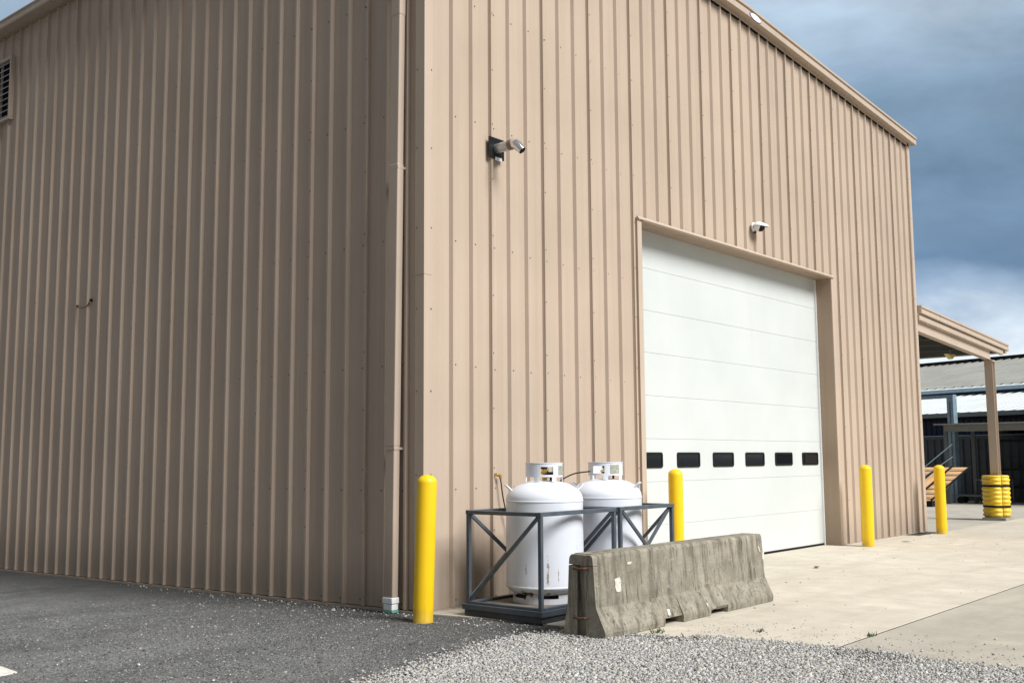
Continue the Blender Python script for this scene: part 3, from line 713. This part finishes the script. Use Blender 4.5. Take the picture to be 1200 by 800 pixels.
# ------------------------------------------------------------------ tank cages
def cage(x0, x1, y0, y1, label, front_x):
    cx_, cy_ = (x0+x1)/2, (y0+y1)/2; w, d = (x1-x0)/2, (y1-y0)/2; hz = .985; zb = .112; s = .038
    root = thing('tank_cage', label, 'cage', (cx_, cy_, 0), group='steel cages round the gas tanks')
    # base: two stacked channel courses round a plate
    for (e, za, zc, nm) in ((.030, .060, zb, 'base_rail'), (.012, .004, .058, 'base_skid')):
        for a, b_ in (((-w-e, -d-e, za), (w+e, -d-e+.05, zc)), ((-w-e, d+e-.05, za), (w+e, d+e, zc)), ((-w-e, -d-e+.051, za), (-w-e+.05, d+e-.051, zc)), ((w+e-.05, -d-e+.051, za), (w+e, d+e-.051, zc))):
            MB().box(a[0], b_[0], a[1], b_[1], a[2], b_[2]).build(nm, M_FRAME if nm == 'base_rail' else M_FRAMED, root, bevel=.004)
    MB().box(-w+.021, w-.021, -d+.021, d-.021, .070, .106).build('deck_plate', M_DECK, root)
    cs = [(-w+s/2, -d+s/2), (w-s/2, -d+s/2), (w-s/2, d-s/2), (-w+s/2, d-s/2)]
    for (a, b_) in cs: MB().box(a-s/2, a+s/2, b_-s/2, b_+s/2, zb+.001, hz-s-.001).build('post', M_FRAME, root, bevel=.004)
    for (a, b_) in ((cs[0], cs[1]), (cs[3], cs[2])): MB().box(a[0]-s/2-.004, b_[0]+s/2+.004, a[1]-s/2-.004, a[1]+s/2+.004, hz-s, hz).build('top_rail', M_FRAME, root, bevel=.004)
    for (a, b_) in ((cs[0], cs[3]), (cs[1], cs[2])): MB().box(a[0]-s/2, a[0]+s/2, a[1]+s/2+.005, b_[1]-s/2-.005, hz-s, hz-.002).build('top_rail', M_FRAME, root, bevel=.004)
    for (a, b_) in ((cs[0], cs[1]), (cs[3], cs[2])): MB().box(a[0]+s/2+.002, b_[0]-s/2-.002, a[1]-.02, a[1]+.02, zb+.001, zb+.022).build('foot_rail', M_FRAME, root, bevel=.003)
    for (a, b_) in ((cs[0], cs[3]), (cs[1], cs[2])): MB().box(a[0]-.02, a[0]+.02, a[1]+s/2+.002, b_[1]-s/2-.002, zb+.001, zb+.022).build('foot_rail', M_FRAME, root, bevel=.003)
    lo, hi = zb+.045, hz-s-.012; k = .03
    def brace(p, q): MB().bar(p, q, .022, .032).build('brace', M_FRAME, root)
    for (a, b_) in ((cs[0], cs[3]), (cs[1], cs[2])): brace((a[0], a[1]+k, hi), (b_[0], b_[1]-k, lo))
    a, b_ = cs[3], cs[2]; brace((a[0]+k, a[1]-.008, hi), (b_[0]-k, b_[1]-.008, lo)); brace((a[0]+k, a[1]+.010, lo), (b_[0]-k, b_[1]+.010, hi))
    if front_x:
        a, b_ = cs[0], cs[1]; brace((a[0]+k, a[1]-.016, hi), (b_[0]-k, b_[1]-.016, lo)); brace((a[0]+k, a[1]+.016, lo), (b_[0]-k, b_[1]+.016, hi))
    return root
cage(.44, 1.635, -1.345, -.43, 'slate grey steel cage nearest the building corner, holding the left tank', False)
cage(1.735, 2.745, -1.325, -.43, 'slate grey steel cage behind the concrete barrier, holding the right tank', True)

# ------------------------------------------------------------------ gas tanks (origin on the deck plate)
def tank():
    root = thing('gas_tank', '', 'gas tank', group='white upright gas tanks')
    R = .376; zl, zu = .155, .955
    prof = [(0, .045)]+[(R*math.sin(a), zl-(zl-.045)*math.cos(a)) for a in [i*PI/2/9 for i in range(1, 9)]]
    prof += [(R, zl-.010), (R+.004, zl-.006), (R+.004, zl+.006), (R, zl+.010), (R, zl+.016), (R, zu-.016), (R, zu-.010), (R+.004, zu-.006), (R+.004, zu+.006), (R, zu+.010)]
    hh_ = .185
    prof += [(R*math.cos(a)**.86, zu+.012+hh_*math.sin(a)) for a in [i*PI/2/14 for i in range(1, 14)]]+[(0, zu+.012+hh_)]
    MB().lathe(prof, 56).build('body', M_TANK, root, sharp=28)
    fr_ = MB(); fr_.arc_box(.300, .312, 0, 2*PI, 0, .050, 40)
    for i in range(6):
        a = math.radians(-166+i*60); fr_.arc_box(.300, .312, a-.2, a+.2, .050, .092, 4)
    fr_.build('foot_ring', M_TANK, root)
    co = MB(); ri, ro, zc0, zc1 = .176, .182, 1.185, 1.315
    op = [(-2.62, -1.30-.02), (-2.62, 0)]
    wins = [(math.radians(-154), math.radians(-112)), (math.radians(12), math.radians(52))]
    ang = 0.
    edges = sorted(wins); cur = edges[-1][1]-2*PI
    for a, b_ in edges:
        co.arc_box(ri, ro, cur, a, zc0, zc1, max(3, int((a-cur)*7)))
        co.arc_box(ri, ro, a, b_, zc0, zc0+.022, 5); co.arc_box(ri, ro, a, b_, zc1-.032, zc1, 5); cur = b_
    co.arc_box(ri-.004, ro+.004, 0, 2*PI, zc1, zc1+.008, 40)
    for a in (-2.9, -1.9, -.9, .1, 1.1, 2.1): co.arc_box(ri, ro, a-.13, a+.13, zc0-.045, zc0, 3)
    co.build('collar', M_TANK, root)
    pl = MB().arc_box(ro+.001, ro+.004, math.radians(-92), math.radians(-58), zc0+.02, zc1-.02, 5); pl.build('data_plate', M_PLATE, root)
    va = MB(); va.tube([(0, 0, 1.13), (0, 0, 1.22)], .022, 12); va.tube([(-.05, -.02, 1.225), (.05, .02, 1.225)], .018, 10); va.tube([(0, 0, 1.235), (0, 0, 1.262)], .03, 12)
    va.build('valve', M_BRASS, root)
    k_ = MB(); k_.tube([(0, 0, 1.262), (0, 0, 1.287)], .034, 12); k_.tube([(.05, .02, 1.225), (.09, .035, 1.222)], .024, 10); k_.tube([(-.03, -.05, 1.2), (-.05, -.09, 1.2)], .024, 10); k_.build('valve_knob', M_BLACKP, root)
    gk = MB(); gk.tube([(.08, -.02, 1.13), (.08, -.02, 1.19)], .012, 8); gk.tube([(.08, -.045, 1.205), (.08, -.005, 1.205)], .028, 12); gk.build('gauge', M_BLACKP, root)
    for a in (math.radians(139), math.radians(-41)):
        ca, sa = math.cos(a), math.sin(a); pts = []
        for s_ in (-1, -1, -.6, .6, 1, 1):
            pass
        base = Vector((ca*.315, sa*.315, 1.045)); o_ = Vector((ca, sa, .95)).normalized(); w_ = Vector((-sa, ca, 0))
        MB().tube([base-w_*.045, base-w_*.045+o_*.07, base-w_*.03+o_*.092, base+w_*.03+o_*.092, base+w_*.045+o_*.07, base+w_*.045], .008, 8).build('lifting_lug', M_TANK, root)
    return root
t0 = tank()
t0.location = (1.075, -.885, .107); t0['label'] = 'white gas tank with rust chips in the left cage'
t1 = dup(t0); t1.location = (2.135, -.87, .107); t1.rotation_euler.z = -.62; t1['label'] = 'white gas tank in the right cage, behind the barrier end'

# ------------------------------------------------------------------ concrete barrier
BX0, BX1, BY = .16, 3.10, -2.035
br = thing('concrete_barrier', 'weathered grey concrete traffic barrier beside the gravel', 'barrier', (BX0, BY, 0))
L = BX1-BX0
xsb = sorted(set([round(v_, 3) for v_ in list(np.linspace(0, L, 60))+[.86, .861, 1.17, 1.171, 1.66, 1.661, 1.98, 1.981]]))
def prof_b(x, key):
    top, h1 = .676, .245
    e = min(1, min(x, L-x)/.02); rr = .985+.015*e
    hw = [(.235, 0.004), (.240, .045), (.236, .070), (.150, h1), (.147, h1+.03), (.122, top-.03), (.112, top-.006), (.098, top)]
    P = [(-a, z) for a, z in hw]+[(min(a, .175+.01*(z < .08)), z) for a, z in reversed(hw)]
    slot = .062 if .8605 <= x <= 1.1705 else (.050+.03*mnoise.noise(Vector((x*9, 0, 5))) if 1.6605 <= x <= 1.9805 else 0)
    Q = []
    for i, (y, z) in enumerate(P):
        if slot and z < slot+.02:
            zz = slot+ (0 if z < .02 else .002 if z < .06 else .004); t_ = (zz-.0)/.245
            y = math.copysign(.240-.085*t_*.9 if y < 0 else .18, y); z = zz
        nn_ = mnoise.noise(Vector((x*3.1, y*4+key, z*5)))*.0045+mnoise.noise(Vector((x*17, y*19, z*17)))*.003
        if key == 'x': pass
        Q.append((y*rr*(1+nn_*2), z+nn_*(.5 if z > .02 else .15)))
    return Q
mb = MB(); k = 16
vs = []
for x in xsb:
    vs += [(x, y, z) for y, z in prof_b(x, 0)]
nS = len(xsb)
mb.add(vs, [(i*k+a, i*k+(a+1) % k, (i+1)*k+(a+1) % k, (i+1)*k+a) for i in range(nS-1) for a in range(k)]+[tuple(range((nS-1)*k, nS*k)), tuple(range(k))], 0, True)
# lips either side of the keyway and the block above it, at the near end
def lip(ys_, z0, z1, d):
    P0 = prof_b(.03, 0)
    mb.prism(ys_, 'x', -d, .004)
P0 = prof_b(.05, 0)
right = [p for p in P0[:8]]; left = [p for p in P0[8:]]
jit = lambda s_: random.uniform(-s_, s_)
front = [(-y_ if False else y_, z_) for y_, z_ in right]                   # front (gravel) side, y negative
back = [(y_, z_) for y_, z_ in left]
mb.prism([p for p in front if p[1] < .57]+[(-.127, .581), (-.035, .581), (-.050, .004)], 'x', -.055, .003)
mb.prism([(.060, .004), (.050, .580), (.130, .580)]+[p for p in back if p[1] < .57], 'x', -.048, .003)
mb.prism([(-.128, .585), (-.120, .648), (-.108, .668), (-.095, .672), (-.040, .670), (-.034, .585)], 'x', -.056, .003)
mb.prism([(-.030, .583), (-.032, .670), (.095, .672), (.112, .660), (.122, .640), (.127, .590)], 'x', -.050, .003)
ob = mb.build('body', M_BARR, br, sharp=12)
for z_ in (.565, .165):
    a = MB(); a.tube([(.01, -.075, z_), (-.045, -.072, z_), (-.085, -.05, z_-.004), (-.098, .0, z_-.006), (-.085, .05, z_-.004), (-.045, .072, z_), (.01, .075, z_)], .011, 8)
    a.build('rebar_loop', M_RUST, br)
def fy(z): return -(.150-(z-.245)*(.150-.122)/.40) if z > .245 else -(.240-(z-.05)*.09/.2)
pp = MB(); ring = [(.235, .455), (.27, .46), (.31, .465), (.325, .43), (.318, .39), (.322, .352), (.29, .345), (.25, .35), (.238, .39), (.243, .42)]
nr = len(ring); vs = [(a, fy(z_)-.004, z_) for a, z_ in ring]+[(a, fy(z_)+.012, z_) for a, z_ in ring]
pp.add(vs, [tuple(range(nr)), tuple(reversed(range(nr, 2*nr)))]+[(i, (i+1) % nr, nr+(i+1) % nr, nr+i) for i in range(nr)]); pp.build('paint_patch', M_BARRW, br)
pm = MB()
for (a, z_, w_, h2, sl) in ((2.86, .50, .018, .055, -.10), (2.90, .42, .03, .09, .10), (.93, .085, .035, .05, .04), (1.62, .09, .012, .03, .0), (.44, .56, .05, .02, .05)):
    q4 = [(a, z_), (a+w_, z_), (a+w_+sl*.3, z_+h2), (a+sl*.3, z_+h2)]
    pm.add([(x_, fy(zz)-.006, zz) for x_, zz in q4]+[(x_, fy(zz)+.012, zz) for x_, zz in q4], [(0, 1, 2, 3), (7, 6, 5, 4), (0, 4, 5, 1), (1, 5, 6, 2), (2, 6, 7, 3), (3, 7, 4, 0)])
pm.build('paint_drips', M_BARRW, br)

# ------------------------------------------------------------------ canopy on the right
cn = thing('canopy', 'beige lean-to canopy on the right side wall of the building', 'canopy', (14.3, 0, 0))
sl = -.054
def cz(x): return 3.945+sl*x
def slope(poly, x0, x1, name, mat, y0=None):
    k_ = len(poly); vs = [(x, y_, cz(x)+z_) for x in (x0, x1) for y_, z_ in poly]
    return MB().add(vs, [(a, (a+1) % k_, k_+(a+1) % k_, k_+a) for a in range(k_)]+[tuple(range(k_)), tuple(range(k_, 2*k_))]).build(name, mat, cn)
CD = 12.
for y_ in (0., 6., 11.8):
    m_ = MB()
    for (a, b_, c_, d2) in ((-.07, .07, 0, .012), (-.07, .07, .226, .238), (-.006, .006, .012, .226)):
        vs = [(x, y_+q[0], cz(x)+q[1]) for x in (-.07, 4.80) for q in ((a, c_), (b_, c_), (b_, d2), (a, d2))]
        m_.add(vs, [(0, 1, 5, 4), (1, 2, 6, 5), (2, 3, 7, 6), (3, 0, 4, 7), (0, 3, 2, 1), (4, 5, 6, 7)])
    m_.build('rafter', M_TRIM, cn)
    cl = MB()
    for (a, b_, c_, d2) in ((4.64, 4.652, -.09, .09), (4.828, 4.84, -.09, .09), (4.652, 4.828, -.007, .007)): cl.box(a, b_, y_+c_, y_+d2, .012, cz(4.55)+.0)
    cl.box(4.61, 4.87, y_-.105, y_+.105, cz(4.55)-.035, cz(4.55)-.012)
    cl.build('column', M_TRIM, cn)
    MB().box(4.36, 4.98, y_-.27, y_+.24, -.004, .062).build('base_plate', simple('concrete_footing%d' % int(y_), (.28, .27, .24), .9), cn)
slope([(-.075, .235), (-.085, .24), (-.085, .33), (-.06, .345), (-.06, .365), (-.02, .365), (-.02, .235)], -.09, 5.60, 'lower_fascia', M_TRIM)
slope([(-.11, .37), (-.125, .375), (-.125, .455), (-.108, .460), (-.108, .485), (-.130, .49), (-.130, .53), (.02, .53), (.02, .37)], -.06, 5.95, 'upper_fascia', M_TRIM)
slope([(.025, .40), (CD, .40), (CD, .50), (.025, .50)], .01, 5.85, 'roof', simple('dark_soffit', (.10, .105, .10), .7), )
for i, x in enumerate((.7, 1.6, 2.5, 3.4, 4.3, 5.2)):
    MB().box(x, x+.05, .03, CD-.02, cz(x)+.24, cz(x)+.395).build('purlin', simple('grey_purlin', (.12, .125, .12), .6) if i == 0 else MATS['grey_purlin'], cn)
MB().box(5.72, 5.86, -.10, CD, cz(5.8)+.30, cz(5.8)+.40).build('gutter', M_TRIM, cn)
tr = thing('yellow_light', 'small yellow wedge shaped fitting under the canopy roof', 'fitting', (18.6, .75, 3.80))
MB().prism([(-.30, .05), (.32, .07), (.02, -.06)], 'y', -.05, .05).build('shade', simple('yellow_fitting', (.62, .47, .16), .5), tr, bevel=.006)
MB().box(-.02, .04, -.015, .015, .08, .17).build('hanger', M_GALV, tr)

# yellow column guard
cg = thing('column_guard', 'yellow ribbed plastic guard strapped round the canopy column', 'guard', (18.99, 0.0, .064), rz=math.radians(-9))
def guard_half(sgn):
    m_ = MB(); H = .955; nz2 = 64; na = 16; vs = []; inn = []
    for i in range(nz2+1):
        z = H*i/nz2; ph = (z/H*9.6) % 1.0
        bulge = .5-.5*math.cos(2*PI*ph); endf = min(1, min(z, H-z)/.03)
        strap = any(abs(z-q) < .035 for q in (.245, .715))
        for j in range(na+1):
            a = PI*j/na if sgn > 0 else PI+PI*j/na
            ca, sa = math.cos(a), math.sin(a)
            k_ = (abs(ca)**4+abs(sa)**4)**-.25
            seamf = min(1, abs(math.sin(a))*5)
            face = min(1, max(0, (abs(abs(ca)-abs(sa))-.08)/.12))
            r = .240*k_*(.94+.06*endf) + (0 if strap else .026*bulge*face*endf*seamf) - .012*(1-seamf)
            vs.append((r*ca, r*sa+ sgn*.006, z))
    fs = [(i*(na+1)+j, i*(na+1)+j+1, (i+1)*(na+1)+j+1, (i+1)*(na+1)+j) for i in range(nz2) for j in range(na)]
    m_.add(vs, fs, 0, True)
    for base in (0, nz2*(na+1)):
        z = vs[base][2]; rim = vs[base:base+na+1]; inr = [(x*.50, y*.50+sgn*.004, z) for x, y, _ in rim]
        m_.add(rim+inr, [(j, j+1, na+2+j, na+1+j) for j in range(na)])
    return m_.build('guard_half', M_YELP, cg, sharp=50)
# the seam faces the road, so the halves split left and right
for sg in (1, -1): guard_half(sg).rotation_euler.z = math.radians(90-32)
for z in (.245, .715):
    m_ = MB(); vs = []; nn_ = 40
    for j in range(nn_):
        a = 2*PI*j/nn_; ca, sa = math.cos(a), math.sin(a); r = .246*(abs(ca)**4+abs(sa)**4)**-.25
        for dr, dz in ((0, -.022), (.010, -.022), (.010, .022), (0, .022)): vs.append(((r+dr)*ca, (r+dr)*sa, z+dz))
    m_.add(vs, [(j*4+q, ((j+1) % nn_)*4+q, ((j+1) % nn_)*4+(q+1) % 4, j*4+(q+1) % 4) for j in range(nn_) for q in range(4)])
    m_.build('strap', M_BLACK, cg).rotation_euler.z = math.radians(90-32)

# ------------------------------------------------------------------ far side of the yard
RZ = math.atan2(-.949, -.316)
sh = thing('storage_shed', 'long shed with grey upper roof and white lower roof beyond the yard', 'shed', (31.4, 6.05, 0), RZ)
def roof_sheet(name, mat, x0, x1, ya, za, yb_, zb_, pitch=.25, h=.025, parent=sh):
    n_ = int((x1-x0)/pitch); P = []
    for i in range(n_):
        x = x0+i*pitch; P += [(x, 0), (x+pitch*.62, 0), (x+pitch*.70, h), (x+pitch*.90, h)]
    P.append((x1, 0)); k_ = len(P)
    vs = [(x, ya, za+hh2) for x, hh2 in P]+[(x, yb_, zb_+hh2) for x, hh2 in P]
    return MB().add(vs, [(i, i+1, k_+i+1, k_+i) for i in range(k_-1)]).build(name, mat, parent, fix=False)
M_ROOFG = simple('grey_roof_sheet', (.22, .225, .205), .55, .1, .15, .7)
M_ROOFW = simple('white_roof_sheet', (.62, .68, .69), .5, .1, .10, .8)
M_NAVY = simple('navy_sheet', (.012, .020, .075), .5, 0, .3, 2)
M_SLATE = simple('slate_container', (.030, .038, .050), .55, 0, .3, 2.5, dirt=(.06, .06, .06))
M_BLUEG = simple('pale_blue_gutter', (.36, .50, .58), .5)
M_GREYOL = simple('grey_olive_fascia', (.14, .14, .125), .6)
M_GPOST = simple('grey_post_paint', (.10, .115, .125), .5)
M_BLUEST = simple('blue_grey_steel', (.20, .29, .36), .45, .2, .2, 6)
def rib_wall(name, mat, x0, x1, y, z0, z1, parent, pitch=.22, h=.03):
    P = []
    n_ = int((x1-x0)/pitch)
    for i in range(n_):
        x = x0+i*pitch; P += [(x, 0), (x+pitch*.4, 0), (x+pitch*.5, h), (x+pitch*.9, h)]
    P.append((x1, 0)); k_ = len(P)
    vs = [(x, y-hh2, z0) for x, hh2 in P]+[(x, y-hh2, z1) for x, hh2 in P]
    return MB().add(vs, [(i, i+1, k_+i+1, k_+i) for i in range(k_-1)]).build(name, mat, parent, fix=False)
rib_wall('wall', M_NAVY, -12, 16, .35, 0, 2.80, sh)
roof_sheet('lower_roof', M_ROOFW, -12, 16, -.15, 2.93, 5.0, 3.86, .42, .03)
MB().box(-12, 16, -.20, -.10, 2.80, 2.95).build('lower_gutter', simple('steel_gutter', (.16, .18, .19), .4, .3), sh)
MB().box(-12, 16, -.099, .34, 2.72, 2.80).build('eave_soffit', M_BLACK, sh)  # black colour stands in for the shade under the shed eave
MB().box(-12, 16, 4.86, 5.02, 3.99, 4.13).build('upper_gutter', M_BLUEG, sh)
roof_sheet('upper_roof', M_ROOFG, -12, 16, 4.95, 4.17, 14.0, 6.02, .42, .05)
MB().box(-12, 16, 13.9, 14.2, 6.0, 6.20).build('ridge_cap', M_BLACKP, sh)
MB().add([(-12, 5.1, 0), (16, 5.1, 0), (16, 5.1, 4.1), (-12, 5.1, 4.1)], [(0, 1, 2, 3)]).build('back_wall', M_NAVY, sh)

ct = thing('shipping_container', 'dark slate corrugated shipping container under the shed eave', 'container', (30.30, 5.80, 0), RZ)
rib_wall('side_panel', M_SLATE, -5.9, .02+6.0, 0, .15, 2.02, ct, .28, .036)
MB().box(-6, 6.1, -.06, .02, 2.02, 2.16).build('top_rail', M_SLATE, ct); MB().box(-6, 6.1, -.06, .02, .0, .15).build('bottom_rail', M_SLATE, ct)
MB().box(-6, 6.1, -.07, -.062, 2.13, 2.155).build('rail_edge', M_BLUEST, ct)
MB().box(-6, 6.1, .04, .60, .02, 2.14).build('roof', M_SLATE, ct)

yc = thing('yard_canopy', 'low flat grey canopy on thin posts across the yard', 'canopy', (26.95, 3.74, 0), -PI/2)
MB().box(.0, 9.0, -.02, 2.6, 2.40, 2.45).build('roof', M_GPOST, yc)
MB().box(-.25, 9.05, -.06, -.021, 2.435, 2.475).build('roof_edge', M_GALV, yc)
MB().box(.06, 9.0, -.05, -.021, 2.22, 2.433).build('fascia', M_GREYOL, yc)
for x, y_ in ((.08, .0), (.55, 1.15), (1.05, 2.45), (5.2, 0), (8.8, 0), (8.8, 2.45)):
    MB().box(x-.055, x+.055, y_, y_+.11, 0, 2.399).build('post', M_GPOST, yc)
MB().box(1.2, 8.9, 2.56, 2.60, .02, 2.36).build('back_screen', M_BLACKP, yc)

pf = thing('steel_portal', 'pale blue grey steel goalpost frame in front of the shed', 'frame', (28.1, 3.78, 0), RZ)
MB().box(-.12, .12, -.10, .10, 0, 3.33).build('upright', M_BLUEST, pf, bevel=.01)
MB().box(-.015, .015, -.115, -.101, 0, 3.2).build('upright_web', M_GPOST, pf)
MB().box(-6, .12, -.09, .09, 3.335, 3.43).build('crossbeam', M_BLUEST, pf)
MB().box(-6.1, -5.9, -.10, .10, 0, 3.33).build('upright', M_BLUEST, pf)

rp = thing('loading_stair', 'slanted plywood and steel stair ramp behind the rightmost bollards', 'stair', (24.5, 4.08, 0), -PI/2); rp.scale = (.94, .94, .94)
M_PLY = simple('plywood', (.80, .50, .26), .7, 0, .2, 3, dirt=(.45, .27, .12), dirt_amt=.5)
M_TREAD = simple('grey_tread', (.42, .44, .46), .5, .2)
MB().hexa([(-1.4, .30, .18), (.72, .30, .18), (.72, .39, .18), (-1.4, .39, .18), (-1.4, 1.5, 1.20), (1.45, 1.5, 1.20), (1.45, 1.59, 1.20), (-1.4, 1.59, 1.20)]).build('plywood_sheet', M_PLY, rp)
def rampP(u, w): return Vector((u, .30+1.2*w-.03, .20+1.02*w))
for a in (-1.28, -.30, .12, .68):
    MB().bar(rampP(a, .0), rampP(a+.86, 1.02), .035, .05).build('stringer', M_BLACKP, rp)
for base in (-1.28, -.30, .12):
    w_ = .98 if base == -1.28 else .42 if base == -.30 else .56
    if base == -.30: continue
    for i in range(7):
        w2 = .08+i*.14; u0 = base+.86*w2
        MB().bar(rampP(u0+.05, w2), rampP(u0+w_-.05, w2), .04, .015).build('tread', M_TREAD, rp)
for dz in (0.32, .72):
    MB().tube([rampP(.12, .35)+Vector((0, -.1, dz*.6)), rampP(1.05, 1.0)+Vector((.0, -.1, dz))], .012, 8).build('handrail', M_BLUEST, rp)
MB().box(-1.4, .75, .10, .60, .0, .17).build('base_skid', M_BLACKP, rp)

# dark clutter in the shade of the yard canopy
wt = thing('work_table', 'dark steel work table in the shade of the yard canopy', 'table', (27.9, 2.62, 0), -PI/2)
MB().box(-.45, .55, -.3, .3, .70, .74).build('table_top', M_GPOST, wt)
for a, b_ in ((-.42, -.27), (.52, -.27), (.52, .27), (-.42, .27)): MB().box(a-.02, a+.02, b_-.02, b_+.02, 0, .699).build('leg', M_GPOST, wt)
rk = thing('steel_rack', 'tall black steel rack frame at the back of the yard canopy', 'rack', (28.6, 2.35, 0), -PI/2)
for a in (-.3, 1.0, 2.2):
    for b_ in (-.2, .2): MB().box(a-.035, a+.035, b_-.035, b_+.035, 0, 1.95).build('post', M_BLACKP, rk)
for z in (.45, 1.0, 1.90):
    MB().box(-.26, 2.16, -.2, .2, z, z+.07).build('shelf', M_BLACKP, rk)
ca = thing('wheeled_cart', 'low black wheeled cart beneath the yard canopy', 'cart', (27.6, 3.05, 0), -PI/2)
MB().box(-.5, .5, -.25, .25, .22, .27).build('deck', M_GPOST, ca)
for a in (-.38, .38):
    for b_ in (-.22, .22): MB().tube([(a, b_-.025, .105), (a, b_+.025, .105)], .105, 14).build('wheel', M_BLACK, ca)
    for b_ in (-.22, .22): MB().box(a-.02, a+.02, b_-.012, b_+.012, .15, .219).build('fork', M_GPOST, ca)
